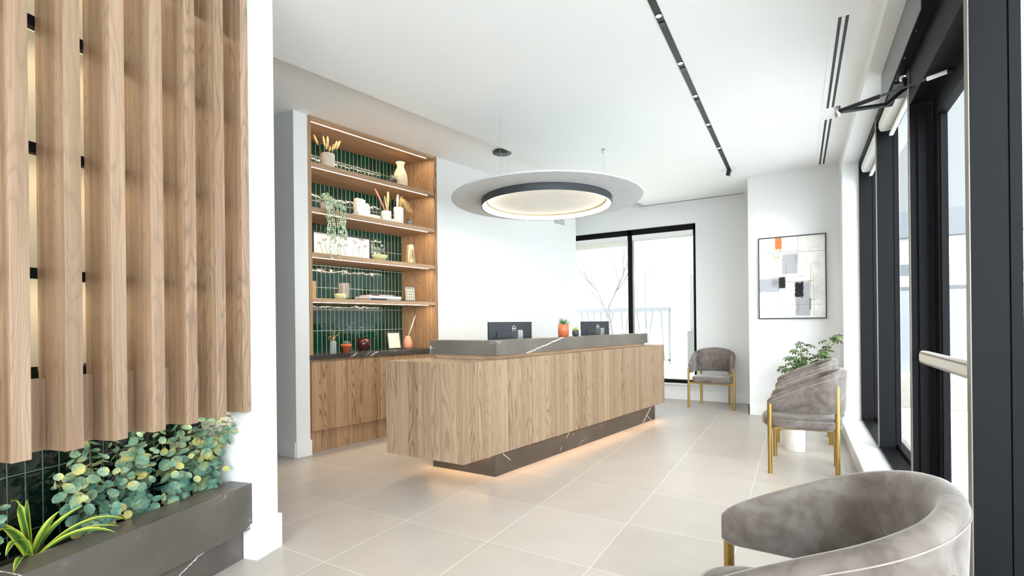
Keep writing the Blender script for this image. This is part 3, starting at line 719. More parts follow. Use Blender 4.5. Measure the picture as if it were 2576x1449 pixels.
# pots on the ledge
def rosette(b, c, n, L, w, up=0.5, seed=0, thick=0.3):
    rnd = random.Random(seed); c = Vector(c)
    for i in range(n):
        a = i*2.39996; el = up + (1.2-up)*(i/n) + rnd.uniform(-.08, .08)
        d = Vector((cos(a)*cos(el), sin(a)*cos(el), sin(el))); l = L*rnd.uniform(0.8, 1.1)
        s = d.cross(Vector((0, 0, 1))).normalized(); q = s.cross(d)
        ps = [c, c+d*l*0.45, c+d*l]; k = len(b.v)
        b.add([c+s*w*.3, c-s*w*.3, c+d*l*.5+s*w*.5+q*w*.15, c+d*l*.5-s*w*.5+q*w*.15, c+d*l+q*w*.3, c+d*l*.5-q*w*thick], [(0, 2, 5), (1, 5, 3), (0, 5, 1), (2, 4, 5), (3, 5, 4), (0, 1, 3, 2), (2, 3, 4)], True)
def pot(name, label, loc, prof, mat, plant=None, pm=None, group=None, cat='potted plant', n=28, soil_z=None, soil_r=None):
    t = thing(name, label, cat, loc, 0, group)
    MB().lathe(prof, (0, 0, 0), n).build('pot', mat, t)
    if soil_z: MB().disc((0, 0, soil_z), soil_r).build('soil', M['soil'], t)
    if plant: plant.build('foliage', pm, t)
    return t
LT = 1.0836
b = MB(); rosette(b, (0, 0, 0.115), 26, 0.085, 0.014, 0.3, 3)
pt = pot('potted_succulent', 'spiky aloe in a straight orange glazed pot on the marble ledge', PB(-2.765, 4.035, LT), [(0, 0.0), (0.05, 0.0), (0.051, 0.02), (0.054, 0.0205), (0.054, 0.124), (0.050, 0.126), (0.048, 0.11), (0, 0.11)], M['orange_cer'], b, M['succ'])
b = MB(); rosette(b, (0, 0, 0.058), 22, 0.042, 0.016, 0.25, 4)
pot('potted_succulent', 'small lime-green succulent in a rounded charcoal pot on the marble ledge', PB(-2.765, 4.255, LT), [(0, 0), (0.025, 0), (0.034, 0.012), (0.036, 0.035), (0.036, 0.062), (0.033, 0.062), (0.032, 0.055), (0, 0.055)], M['dark_cer'], b, M['succ2'])

# switch plate on the shelf wall
sw = thing('switch_plate', 'white switch plate on the wall between the two monitors', 'switch', SK(5.99, -0.001, 1.17))
b = MB(); b.box(0, 0.006, -0.036, 0.036, -0.06, 0.06); b.build('plate', M['plastic_w'], sw, bevel=0.002)
MB().box(0.006, 0.010, -0.016, 0.016, -0.033, 0.033).build('rocker', M['trim'], sw, bevel=0.001)
sw.rotation_euler.z = -math.atan2(BD[0], BD[1])
gv = thing('wall_grille', 'small white slotted air grille high on the wall beyond the round pendant', 'vent', SK(6.42, -0.001, 2.83), -math.atan2(BD[0], BD[1]))
MB().box(0, 0.006, -0.16, 0.16, -0.05, 0.05).build('frame', M['trim'], gv, bevel=0.001)
b = MB()
for k in range(4): b.box(0.0055, 0.0075, -0.145, 0.145, -0.038+k*0.022, -0.030+k*0.022)
b.build('slot', M['dark_ring'], gv)

# ------------------------------------------------------------------ PENDANT
pc = Vector((-2.205, 4.50, 2.47)); RO = 0.957
pn = thing('ring_pendant', 'large round grey felt pendant with a glowing ring hanging over the desk', 'pendant light', pc)
def annulus(b, r0, r1, z0, z1, n=96):
    b.lathe([(r0, z0), (r1, z0), (r1, z1), (r0, z1), (r0, z0)], (0, 0, 0), n); return b
o = annulus(MB(), 0.640, RO, 0.0, 0.014).build('felt_disc', M['felt'], pn)
for p in o.data.polygons: p.use_smooth = False
o = annulus(MB(), 0.648, 0.660, -0.066, 0.0).build('ring_wall', M['dark_ring'], pn)
for p in o.data.polygons: p.use_smooth = False
o = annulus(MB(), 0.604, 0.612, -0.026, 0.0).build('inner_ring_wall', plain('ring_inner', srgb(214, 196, 160), 0.6), pn)
for p in o.data.polygons: p.use_smooth = False
o = annulus(MB(), 0.636, 0.6475, -0.062, -0.004).build('led_diffuser', M['led_ring'], pn)
for p in o.data.polygons: p.use_smooth = False
o = annulus(MB(), 0.0, 0.600, -0.012, 0.010).build('center_panel', M['cream'], pn)
for p in o.data.polygons: p.use_smooth = False
o = annulus(MB(), 0.600, 0.640, 0.0005, 0.012).build('channel_top', M['dark_ring'], pn)
for p in o.data.polygons: p.use_smooth = False
def wire(dx, dy, zt):
    MB().tube([(dx, dy, 0.012), (dx, dy, zt-pc.z)], 0.0014, 5).build('suspension_wire', M['steel'], pn)
wire(0.402, 0.602, CH); None
wire(-0.62, 0.30, RH); wire(-0.10, -0.72, CH); 
MB().lathe([(0, 0.0), (0.014, 0.0), (0.014, 0.04), (0, 0.04)], (0.402, 0.602, CH-0.041-pc.z), 12).build('wire_anchor', M['steel'], pn)
cx, cy = -2.945-pc.x, 4.87-pc.y
MB().lathe([(0, RH-0.022-pc.z), (0.105, RH-0.022-pc.z), (0.105, RH-0.001-pc.z), (0, RH-0.001-pc.z)], (cx, cy, 0), 40).build('canopy', M['dark_ring'], pn)
pts = [(cx, cy, RH-0.02-pc.z), (cx+0.0, cy, 0.62), (cx+0.03, cy, 0.52), (cx+0.06, cy-0.01, 0.46), (cx+0.05, cy-0.02, 0.40), (cx+0.0, cy-0.05, 0.25), (cx+0.03, cy-0.08, 0.10), (cx+0.10, cy-0.12, 0.014)]
MB().tube(pts, 0.0032, 6).build('power_cord', M['plastic_w'], pn)
for k in range(8):
    a = 2*pi*(k+0.5)/8
    area('pendant_led', (pc.x+0.62*cos(a), pc.y+0.62*sin(a), pc.z-0.066), 0.45, 0.03, 2.0, (1.0, 0.88, 0.70), (0, 0, a+pi/2))

# ------------------------------------------------------------------ CEILING FIXTURES
tk = thing('light_track', 'black recessed lighting track running along the white ceiling', 'track light', (-0.72, 3.5, CH))
MB().box(-0.021, 0.021, -4.0, 3.21, -0.004, 0.0).build('track_channel', M['blackp'], tk)
ys = [1.15, 1.79, 2.43, 3.06, 3.70, 4.30, 4.983, 5.723]
lab = {3.06: 'recessed track spotlight nearest the camera, at the top edge of the photo', 3.70: 'second visible track spotlight from the near end of the black track',
       4.30: 'third visible track spotlight, in the middle of the black track', 4.983: 'fourth visible track spotlight, before the last pair', 5.723: 'last round track spotlight before the small swivel head'}
for y in ys:
    t = thing('track_spotlight', lab.get(y, 'round spotlight in the black track above the camera'), 'spotlight', (-0.72, y, CH-0.004), 0, 'spotlights in the black track')
    MB().lathe([(0.017, -0.004), (0.0185, -0.004), (0.0185, 0.0), (0.017, 0.0)], (0, 0, 0), 20).build('bezel', M['steel'], t)
    MB().disc((0, 0, -0.002), 0.017, 20, True).build('lens', M['led_white'], t)
    MB().box(-0.018, 0.018, 0.075, 0.125, -0.005, 0.0).build('connector', M['dark_ring'], t)
    l = bpy.data.lights.new('spot', 'SPOT'); l.energy = 8; l.color = (1, 0.95, 0.88); l.spot_size = radians(80); l.spot_blend = 0.8; l.shadow_soft_size = 0.02
    lo = bpy.data.objects.new('spot', l); COL.objects.link(lo); lo.location = (-0.72, y, CH-0.012)
t = thing('track_spotlight', 'small square swivel spotlight hanging at the far end of the black track', 'spotlight', (-0.715, 6.60, CH-0.004), 0, 'spotlights in the black track')
b = MB().box(-0.022, 0.022, -0.03, 0.03, -0.075, -0.015); b.xform(Matrix.Rotation(radians(14), 4, 'Y')); b.build('head', M['blackp'], t, bevel=0.003)
MB().tube([(0, 0, 0), (0, 0, -0.02)], 0.005, 8).build('pivot', M['blackp'], t)
l = bpy.data.lights.new('spot', 'SPOT'); l.energy = 16; l.color = (1, 0.95, 0.88); l.spot_size = radians(50); l.spot_blend = 0.9; l.shadow_soft_size = 0.02
lo = bpy.data.objects.new('spot', l); COL.objects.link(lo); lo.location = (-0.70, 6.62, CH-0.09)
lo.rotation_euler = (Vector((-0.2, 7.1, 1.95))-Vector(lo.location)).to_track_quat('-Z', 'Y').to_euler()
def ceil_vent(x0, x1, y0, y1, slots, label, alongy=True):
    t = thing('ceiling_vent', label, 'vent', ((x0+x1)/2, (y0+y1)/2, CH)); c = t.location
    MB().box(x0-c.x, x1-c.x, y0-c.y, y1-c.y, -0.003, 0.0).build('frame', M['ceil'], t)
    b = MB()
    for a, e in slots:
        if alongy: b.box(a-c.x, e-c.x, y0+0.04-c.y, y1-0.03-c.y, -0.0042, -0.003)
        else: b.box(x0+0.03-c.x, x1-0.02-c.x, a-c.y, e-c.y, -0.0042, -0.003)
    b.build('slot', M['blackp'], t)
    return t
ceil_vent(0.20, 0.318, 3.62, 5.20, ((0.234, 0.252), (0.272, 0.290)), 'long white linear ceiling vent with two black slots, nearer the entrance door')
ceil_vent(0.20, 0.318, 5.42, 7.01, ((0.234, 0.252), (0.272, 0.290)), 'long white linear ceiling vent with two black slots, nearer the painting')
ceil_vent(-2.25, -0.64, 7.90, 7.97, ((7.915, 7.927), (7.942, 7.954)), 'thin slotted ceiling vent above the far window', False)

# ------------------------------------------------------------------ PAINTING
pa = thing('wall_painting', 'abstract painting of grey, black and orange blocks in a thin black frame', 'painting', (-0.066, 7.115, 1.765))
W, Hh = 0.742, 1.04
b = MB(); f_ = 0.012
b.box(-W/2, W/2, -0.035, 0, -Hh/2, -Hh/2+f_); b.box(-W/2, W/2, -0.035, 0, Hh/2-f_, Hh/2); b.box(-W/2, -W/2+f_, -0.035, 0, -Hh/2+f_, Hh/2-f_); b.box(W/2-f_, W/2, -0.035, 0, -Hh/2+f_, Hh/2-f_)
b.build('frame', M['blackp'], pa)
def painting_mat():
    m, nt, out = newmat('abstract_paint'); g = G(nt)
    tc = g.obj(); sp_ = g.n('ShaderNodeSeparateXYZ'); g.l(tc, sp_.inputs[0])
    n1 = g.noise(tc, 9, 5, 0.6); n2 = g.noise(tc, 30, 4, 0.6)
    mp = g.n('ShaderNodeMapping'); g.l(tc, mp.inputs[0]); mp.inputs['Scale'].default_value = (60, 1, 3); n3 = g.noise(mp.outputs[0], 1.0, 3)
    U = g.math('ADD', g.math('DIVIDE', sp_.outputs[0], W), 0.5); V = g.math('ADD', g.math('DIVIDE', sp_.outputs[2], Hh), 0.5)
    Un = g.math('ADD', U, g.math('MULTIPLY', g.math('SUBTRACT', n2, 0.5), 0.05)); Vn = g.math('ADD', V, g.math('MULTIPLY', g.math('SUBTRACT', n2, 0.5), 0.05))
    col = g.ramp(n1, [(0.3, srgb(214, 211, 206)), (0.5, srgb(233, 231, 226)), (0.7, srgb(240, 238, 233))])
    def rect(u0, u1, v0, v1, c, soft=90, a=1.0, rough=True):
        nonlocal col
        uu, vv = (Un, Vn) if rough else (U, V)
        e = [g.math('MULTIPLY', g.math('SUBTRACT', uu, u0), soft, clamp=True), g.math('MULTIPLY', g.math('SUBTRACT', u1, uu), soft, clamp=True),
             g.math('MULTIPLY', g.math('SUBTRACT', vv, v0), soft, clamp=True), g.math('MULTIPLY', g.math('SUBTRACT', v1, vv), soft, clamp=True)]
        f = g.math('MULTIPLY', g.math('MULTIPLY', e[0], e[1]), g.math('MULTIPLY', e[2], e[3]))
        if soft < 30: f = g.math('MULTIPLY', f, g.math('MULTIPLY_ADD', n3, 1.2, 0.2, clamp=True))
        f = g.math('MULTIPLY', f, a, clamp=True)
        col = g.mix(f, col, c4(c))
    rect(0.0, .36, .52, .76, srgb(214, 200, 182), 14, .9)
    rect(.35, .60, .53, .79, srgb(168, 168, 172), 60, .95)
    rect(.53, .60, .66, .79, srgb(60, 60, 62), 16, 1.0)
    rect(.25, .37, .84, 1.0, srgb(206, 118, 62), 60)
    rect(.29, .37, .80, .86, srgb(222, 150, 106), 30)
    rect(.22, .34, .735, .765, srgb(214, 138, 86), 60)
    rect(0.0, .33, .315, .505, srgb(160, 160, 168), 50, .9)
    rect(.18, .42, .37, .515, srgb(120, 120, 122), 18, .9)
    rect(.30, .42, .36, .515, srgb(22, 22, 24), 60)
    rect(.43, .60, .45, .54, srgb(250, 250, 250), 60)
    rect(.60, 1.0, .38, .52, srgb(222, 214, 200), 12, .7)
    rect(.42, .56, .395, .445, srgb(90, 88, 88), 14, .9)
    rect(.54, .78, .02, .45, srgb(158, 158, 164), 40, .9)
    rect(.54, .68, .25, .445, srgb(14, 14, 16), 60)
    rect(.54, .63, .02, .26, srgb(70, 68, 66), 12, 1.0)
    rect(.31, .54, .02, .37, srgb(224, 216, 202), 40, .8)
    rect(.75, .93, .20, .44, srgb(196, 196, 196), 12, .8)
    rect(.33, .53, .19, .21, srgb(90, 86, 80), 40, .7)
    for (u0, u1, v0, v1) in ((.05, .65, .818, .824), (.14, .99, .795, .802), (.597, .603, .65, .99), (.42, .427, .45, .68), (.18, .70, .505, .511), (.42, .80, .442, .450), (.775, .782, .13, .62), (.815, .821, .02, .55),
                             (.31, .316, .10, .36), (.10, .95, .165, .170), (.41, .416, .28, .40), (.755, .775, .10, .24), (.75, .84, .22, .226)):
        rect(u0, u1, v0, v1, srgb(52, 50, 50), 400, .8, False)
    g.bsdf(out, col, 0.6, 0, 0.3); return m
MB().box(-W/2+f_, W/2-f_, -0.028, -0.002, -Hh/2+f_, Hh/2-f_).build('canvas', painting_mat(), pa)

# ------------------------------------------------------------------ CHAIRS (front of the chair towards -Y locally)
def chair_proto(label, loc, rz):
    t = thing('armchair', label, 'chair', loc, rz, 'velvet barrel chairs')
    N = 40; hw = 0.262; yb = 0.275
    # plan curve of the shell centreline: arms forward, round back
    path = []
    for i in range(N+1):
        u = i/N
        ang_ = -pi*0.5 + (u)*pi           # -90..90
        path.append(ang_)
    pts = []
    yf = -0.235; y0 = 0.03
    LA = y0-yf; LB = pi*0.5*((hw+yb-y0)/1.0)*1.0
    M_ = 64
    for i in range(M_+1):
        s = i/M_*2-1                      # -1..1
        a = abs(s)
        if a > 0.52:
            f_ = (a-0.52)/0.48; x = hw + 0.012*f_; y = y0 - f_*LA
        else:
            th = (a/0.52)*pi/2; x = hw*sin(th)**0.92; y = y0 + (yb-y0)*cos(th)**0.92
        pts.append(Vector((x if s > 0 else -x, y, 0)))
    b = MB(); secs = []; seam = []
    for i, p in enumerate(pts):
        q0 = pts[max(i-1, 0)]; q1 = pts[min(i+1, M_)]
        d = (q1-q0).normalized(); nrm = Vector((-d.y, d.x, 0))
        if nrm.dot(p-Vector((0, -0.05, 0))) < 0: nrm = -nrm
        fr = (p.y-yf)/(yb-yf)             # 0 front .. 1 back
        zt = 0.592 + 0.246*(fr**0.85); zb = 0.492 + 0.0*fr
        e = (0.30, 0.72, 0.92)[min(i, M_-i)] if min(i, M_-i) < 3 else 1.0
        th = 0.029
        # rounded slab profile (outward offset, height)
        prof = []
        K = 6
        for k in range(K+1):              # top roll, outer to inner
            a = pi*k/K; prof.append((cos(a)*th, zt-th + sin(a)*th))
        prof += [(-th, (zt+zb)/2), (-th, zb+0.012), (-th*0.6, zb), (th*0.6, zb), (th, zb+0.012), (th, (zt+zb)/2)]
        zc = (zt+zb)/2; lean = 0.010
        sec = []
        for (o_, z) in prof:
            zz = zc + (z-zc)*(0.72+0.28*e); oo = o_*e
            sec.append(p + nrm*(oo + lean*(z-zb)/0.3) + Vector((0, 0, zz)))
        secs.append(sec); seam.append(p + nrm*(th*1.02*e+lean*(zt-zb-0.03)/0.3) + Vector((0, 0, zc+(zt-0.032-zc)*(0.72+0.28*e))))
    n = len(secs[0]); vs = [v for s_ in secs for v in s_]; fs = []
    for i in range(M_):
        for k in range(n): fs.append((i*n+k, (i+1)*n+k, (i+1)*n+(k+1) % n, i*n+(k+1) % n))
    fs.append(tuple(range(n))); fs.append(tuple(range(M_*n, M_*n+n))[::-1])
    b.add(vs, fs, True); shell = b.build('backrest', M['velvet'], t)
    MB().tube(seam, 0.0022, 6).build('piping', M['velvet_piping'], shell)
    # seat cushion
    b = MB(); prof = [(0.93, 0.362), (0.985, 0.372), (1.0, 0.392), (1.0, 0.415), (0.985, 0.431), (0.94, 0.440), (0.6, 0.444), (0.0, 0.446)]
    out_ = []
    for k in range(48):
        a = 2*pi*k/48; ca, sa = cos(a), sin(a); m_ = 3.4
        x = math.copysign(abs(ca)**(2/m_), ca)*0.268; y = math.copysign(abs(sa)**(2/(m_ if sa < 0 else 2.5)), sa)*0.285
        out_.append((x, y+0.0))
    vs = [(x*s_, y*s_-0.005, z) for (s_, z) in prof for (x, y) in out_]; fs = []
    for i in range(len(prof)-1):
        for k in range(48): fs.append((i*48+k, i*48+(k+1) % 48, (i+1)*48+(k+1) % 48, (i+1)*48+k))
    fs.append(tuple(range(48))[::-1]); b.add(vs, fs, True); seat = b.build('seat', M['velvet'], t)
    MB().tube([(x*0.99, y*0.99-0.005, 0.429) for x, y in out_+out_[:1]], 0.0020, 6, caps=False).build('piping', M['velvet_piping'], seat)
    # brass frame
    for sx in (-1, 1):
        MB().tube([(sx*0.295, -0.216, 0.0), (sx*0.295, -0.216, 0.560)], 0.0165, 16).build('leg', M['gold'], t)
        MB().tube([(sx*0.215, 0.245, 0.0), (sx*0.215, 0.245, 0.35)], 0.0165, 16).build('leg', M['gold'], t) if False else None
    for sx in (-1, 1):
        MB().tube([(sx*0.192, 0.240, 0.0), (sx*0.192, 0.240, 0.708)], 0.0165, 16).build('leg', M['gold'], t)
    b = MB()
    rim = [(-0.295, -0.235), (-0.262, 0.0), (-0.210, 0.262)]
    for sx in (-1, 1): b.tube([(sx*0.295, -0.216, 0.357), (sx*0.225, -0.17, 0.357), (sx*0.19, 0.0, 0.357), (sx*0.175, 0.17, 0.357), (sx*0.192, 0.240, 0.357)], 0.011, 8)
    b.tube([(-0.192, 0.240, 0.357), (0.192, 0.240, 0.357)], 0.011, 8); b.tube([(-0.29, -0.216, 0.352), (-0.2, -0.205, 0.352), (0.2, -0.205, 0.352), (0.29, -0.216, 0.352)], 0.011, 8)
    b.build('seat_frame', M['gold'], t)
    return t
M['velvet_piping'] = plain('velvet_piping', srgb(150, 141, 134), 0.8)
ch = chair_proto('taupe velvet barrel chair standing alone in the corner by the far window', (-1.063, 7.525, 0), radians(1))
dup(ch, (0.020, 4.725, 0), radians(-90-1.5), 'taupe velvet barrel chair by the low sill, nearer of the pair facing the desk')
dup(ch, (0.030, 5.915, 0), radians(-90), 'taupe velvet barrel chair by the painting wall, mostly hidden behind its twin')
dup(ch, (0.010, 1.480, 0), radians(-90), 'large taupe velvet barrel chair in the foreground, cut by the bottom edge')

# side table between the pair
st_ = thing('side_table', 'round white drum side table between the two chairs by the sill', 'table', (-0.035, 5.34, 0))
MB().lathe([(0, 0), (0.082, 0), (0.084, 0.004), (0.084, 0.40), (0, 0.40)], (0, 0, 0), 40).build('pedestal', M['white_cer'], st_)
MB().lathe([(0, 0.40), (0.17, 0.40), (0.175, 0.405), (0.175, 0.42), (0.17, 0.425), (0, 0.425)], (0, 0, 0), 48).build('tabletop', M['white_cer'], st_)

# umbrella plant behind the chairs
def schefflera():
    t = thing('umbrella_plant', 'leafy dark green umbrella plant standing behind the pair of chairs', 'potted plant', (0.06, 6.72, 0))
    MB().lathe([(0, 0), (0.10, 0), (0.13, 0.10), (0.14, 0.30), (0.128, 0.30), (0.125, 0.27), (0, 0.27)], (0, 0, 0), 32).build('pot', M['white_cer'], t)
    st = MB(); lf = MB(); rnd = random.Random(5)
    def umb(c, d, R_):
        d = Vector(d).normalized(); a = d.orthogonal().normalized(); q = d.cross(a)
        for k in range(8):
            an = 2*pi*k/8+rnd.uniform(-.2, .2); w = a*cos(an)+q*sin(an); l = R_*rnd.uniform(.8, 1.1)
            s = w.cross(d); p0 = c+w*l*0.18; p1 = c+w*l*0.6+d*0.006; p2 = c+w*l-d*l*0.3; hw = l*0.19
            k0 = len(lf.v)
            lf.add([p0, p1+s*hw, p2, p1-s*hw, c+w*l*0.85+s*hw*.8-d*l*.12, c+w*l*0.85-s*hw*.8-d*l*.12, c+w*l*.35+s*hw*.6, c+w*l*.35-s*hw*.6, p1-d*hw*.3], [(0, 6, 8, 7), (6, 1, 8), (7, 8, 3), (1, 4, 8), (3, 8, 5), (4, 2, 8), (2, 5, 8)], True)
            st.tube([c, p0], 0.0012, 4)
    stems = [((-.22, -.05, .64), 8), ((-.10, -.12, .86), 8), ((-.04, .0, .95), 9), ((.03, -.08, .93), 7), ((.10, -.05, .72), 7), ((.26, -.12, 1.0), 6), ((.33, -.15, 1.03), 8), ((.2, -.1, .78), 7), ((-.16, .02, .76), 8), ((0, -.1, .72), 8), ((.14, 0, .80), 7), ((-.08, -.12, .70), 8)]
    for tip, m_ in stems:
        tp = Vector(tip); pts = []
        for i in range(9):
            u = i/8; pts.append(Vector((tp.x*u**1.6, tp.y*u**1.6, 0.26+(tp.z-0.26)*u)))
        st.tube(pts, [0.006-0.0035*i/8 for i in range(9)], 6)
        for j in range(m_):
            u = 0.5+0.5*(j+1)/m_; p = Vector((tp.x*u**1.6, tp.y*u**1.6, 0.26+(tp.z-0.26)*u))
            an = j*2.4+rnd.uniform(-.3, .3); d = Vector((cos(an)*.8, sin(an)*.8, .7)).normalized(); L = rnd.uniform(.04, .085)*(1 if j < m_-1 else .3)
            e = p + d*L; st.tube([p, e], 0.0015, 4); umb(e, Vector((cos(an)*.35, sin(an)*.35-.15, 1)), rnd.uniform(.045, .065))
    st.build('stems', M['stem'], t); lf.build('foliage', M['schef'], t)
schefflera()

# ------------------------------------------------------------------ SHELF ITEMS
angB = -math.atan2(BD[0], BD[1])
def at(s, n, z): return PB(n, s, z)
def plume(b, base, tip, r, rows=14, seed=0, fluff=1.0):
    rnd = random.Random(seed); base = Vector(base); tip = Vector(tip); d = (tip-base); L = d.length; d.normalize(); a = d.orthogonal().normalized(); q = d.cross(a)
    b.tube([base.lerp(tip, u/6) for u in range(7)], [r*0.25, r*0.55, r*0.75, r*0.8, r*0.7, r*0.5, r*0.1], 6)
    for i in range(rows):
        u = i/rows; p = base.lerp(tip, u)
        for k in range(5):
            an = rnd.uniform(0, 2*pi); w = a*cos(an)+q*sin(an); l = r*fluff*rnd.uniform(1.0, 1.9)*(1-abs(u-.45)*0.9)
            e = p + w*l + d*l*1.3; s = w.cross(d)*r*0.18
            b.add([p+w*r*.3-s, p+w*r*.3+s, e], [(0, 1, 2)])
Z1, Z2, Z3, Z4, Z5 = 2.785, 2.354, 1.920, 1.4855, 0.941
# top shelf
t = thing('ribbed_vase', 'pale ribbed glass vase holding dried bunny-tail grass on the top shelf', 'vase', at(2.555, -4.565, Z1))
MB().lathe([(0.0, 0.001), (0.060, 0.001), (0.062, 0.02), (0.062, 0.148), (0.057, 0.148), (0.056, 0.015), (0, 0.012)], (0, 0, 0), 48, rib=0.05).build('vase', plain('ribbed_glass', srgb(214, 206, 190), 0.2, var=0.1, scale=30), t)
b = MB(); st = MB()
for i, (dx, dy, dz) in enumerate(((-.03, -.14, .30), (-.01, -.045, .315), (.0, .0, .325), (.02, .10, .305), (.03, .13, .315), (.0, -.02, .25), (.0, .03, .23), (-.01, .085, .27))):
    p = Vector((dx*.45, dy*.45, .14)).lerp(Vector((dx, dy, dz)), .45); st.tube([(0, 0, .02), p], .0012, 4); plume(b, p, (dx, dy, dz), .014, 12, i)
st.build('stems', M['stem'], t); b.build('grass_heads', M['straw'], t)
t = thing('bottle_vase', 'tall cream ceramic bottle vase at the window end of the top shelf', 'vase', at(3.45, -4.58, Z1))
MB().lathe([(0, 0), (0.070, 0.0), (0.080, 0.02), (0.082, 0.08), (0.074, 0.14), (0.055, 0.19), (0.040, 0.225), (0.040, 0.255), (0.052, 0.284), (0.046, 0.284), (0.034, 0.255), (0, 0.25)], (0, 0, 0), 40).build('body', M['cream_cer'], t)
b = MB(); rosette(b, (0, 0, 0.05), 30, 0.07, 0.012, -0.2, 8); 
pot('air_plant', 'small silvery air plant in a dark cup beside the cream bottle vase', at(3.325, -4.53, Z1), [(0, 0), (.028, 0), (.034, .05), (.030, .05), (0, .045)], M['dark_cer'], b, M['trail'])
# second shelf
t = thing('trailing_plant', 'trailing string plant with pale leaves spilling over two shelves', 'potted plant', at(2.52, -4.54, Z2))
MB().lathe([(0, 0), (.05, 0), (.062, .08), (.056, .08), (0, .07)], (0, 0, 0), 28).build('pot', M['white_cer'], t)
lf = MB(); st = MB(); rnd = random.Random(9)
for i in range(170):
    a = rnd.uniform(0, 2*pi); r = rnd.uniform(0, 1)**.6; p = Vector((cos(a)*.075*r, sin(a)*.095*r, .07+.115*(1-r*r)*rnd.uniform(.6, 1)))
    leaf_disc(lf, p, (rnd.uniform(-.6, 1), rnd.uniform(-1, .6), rnd.uniform(-.2, 1)), rnd.uniform(.008, .013), None, 7)
for i in range(6):
    y0 = (-.105, -.07, -.03, .02, .07, .11)[i]; L = (.30, .50, .34, .48, .26, .30)[i]
    pts = [(0.05, y0*.5, .09), (.10, y0*.9, .09), (.135, y0, .02)] + [(.14+rnd.uniform(-.004, .01), y0+rnd.uniform(-.012, .012)+(.0 if k < 3 else rnd.uniform(-.01, .015)), .0-L*k/6) for k in range(1, 7)]
    st.tube(pts, .001, 4)
    pv = [Vector(p) for p in pts]
    for k in range(len(pv)-1):
        for j in range(4):
            p = pv[k].lerp(pv[k+1], j/4)
            for s_ in (-1, 1): leaf_disc(lf, p+Vector((.003, s_*.010, 0)), (1, rnd.uniform(-.6, .4), rnd.uniform(-.3, .6)), rnd.uniform(.007, .011), None, 7)
st.build('stems', M['stem'], t); lf.build('foliage', M['trail'], t)
def book(s, n, z, L, W_, th, mat, label, rz=0.0, group=None, spine=None):
    t = thing('book', label, 'book', at(s, n, z), angB+rz, group)
    b = MB(); b.box(-W_/2, W_/2, -L/2, L/2, 0, .003); b.box(-W_/2, W_/2, -L/2, L/2, th-.003, th); b.box(W_/2-.003, W_/2, -L/2, L/2, .003, th-.003); b.build('cover', mat, t)
    MB().box(-W_/2+.003, W_/2-.003, -L/2+.004, L/2-.004, .003, th-.003).build('pages', M['paper'], t)
    if spine:
        sp_b = MB(); rnd = random.Random(hash(label) % 1000 if False else len(label))
        y = -L/2+L*spine[0]
        while y < -L/2+L*spine[1]:
            w_ = rnd.choice((.005, .007, .009)); sp_b.box(W_/2, W_/2+.0006, y, y+w_, th*.3, th*.72); y += w_+.003
        sp_b.build('spine_title', spine[2], t)
    return t
M['b_cream'] = plain('cover_cream', srgb(232, 214, 160), .6); M['b_white'] = plain('cover_white', srgb(232, 233, 236), .5); M['b_dark'] = plain('cover_dark', srgb(40, 38, 42), .5); M['b_maroon'] = plain('cover_plum', srgb(104, 72, 76), .5)
book(3.01, -4.63, Z2, .30, .22, .022, M['b_cream'], 'cream-yellow book lying under the white book beneath the little ceramic house')
book(3.00, -4.62, Z2+.022, .27, .20, .026, M['b_white'], 'white book lying on the cream book beneath the little ceramic house')
t = thing('ceramic_house', 'white ceramic house ornament with tiny windows standing on two books', 'ornament', at(2.955, -4.60, Z2+.048), angB)
b = MB(); b.box(-.03, .03, -.075, .025, 0, .150)
for y in (-.075, -.045, -.015): b.box(-.03, .03, y, y+.018, .150, .158)
b.add([(-.03, .026, 0), (.03, .026, 0), (.03, .085, 0), (-.03, .085, 0), (-.03, .026, .09), (.03, .026, .09), (.03, .085, .09), (-.03, .085, .09), (-.03, .055, .125), (.03, .055, .125)], [(3, 2, 1, 0), (0, 1, 5, 4), (2, 3, 7, 6), (1, 2, 6, 9, 5), (3, 0, 4, 8, 7), (4, 5, 9, 8), (7, 8, 9, 6)])
b.build('body', M['white_cer'], t)
b = MB()
for y, z in ((-.055, .12), (-.045, .12), (-.01, .10), (-.055, .075), (-.045, .075), (.0, .05), (.052, .085), (.06, .055), (.068, .055), (-.01, .03)): b.box(.030, .0306, y, y+.005, z, z+.008)
b.build('window_opening', M['dark_ring'], t)
t = thing('twin_vase', 'off-white double cylinder vase joined at the foot with dried grasses', 'vase', at(3.305, -4.54, Z2), angB)
b = MB(); b.lathe([(0, 0), (.050, 0), (.055, .01), (.055, .110), (.048, .116), (.044, .105), (0, .10)], (0, -.082, 0), 32); b.lathe([(0, 0), (.050, 0), (.056, .01), (.056, .178), (.050, .184), (.044, .17), (0, .16)], (0, .082, 0), 32)
b.box(-.04, .045, -.082, .082, 0, .035); b.build('body', M['white_cer'], t)
b = MB(); plume(b, (0, -.09, .11), (.02, -.235, .33), .014, 22, 1, .9); b.build('pink_plume', M['pink_straw'], t)
b = MB(); plume(b, (0, -.065, .12), (0, -.055, .335), .020, 18, 2); plume(b, (0, -.075, .12), (0, -.10, .28), .012, 12, 3)
b.build('golden_plume', M['straw'], t)
b = MB()
for i in range(46):
    r0 = random.Random(40+i); a = r0.uniform(.1, 1.0); L = r0.uniform(.12, .20)
    pts = [(0.0, .09, .17), (.01+r0.uniform(-.02, .03), .09+L*.35*a, .18+L*.55), (.02+r0.uniform(-.03, .04), .07+L*.85*a, .18+L*.6*(1.1-a)+.02), (.02+r0.uniform(-.03, .05), .07+L*1.1*a, .17+L*.5*(1-a*1.5))]
    b.tube(pts, [.0016, .0022, .0022, .001], 4)
b.build('golden_grass', M['straw'], t)
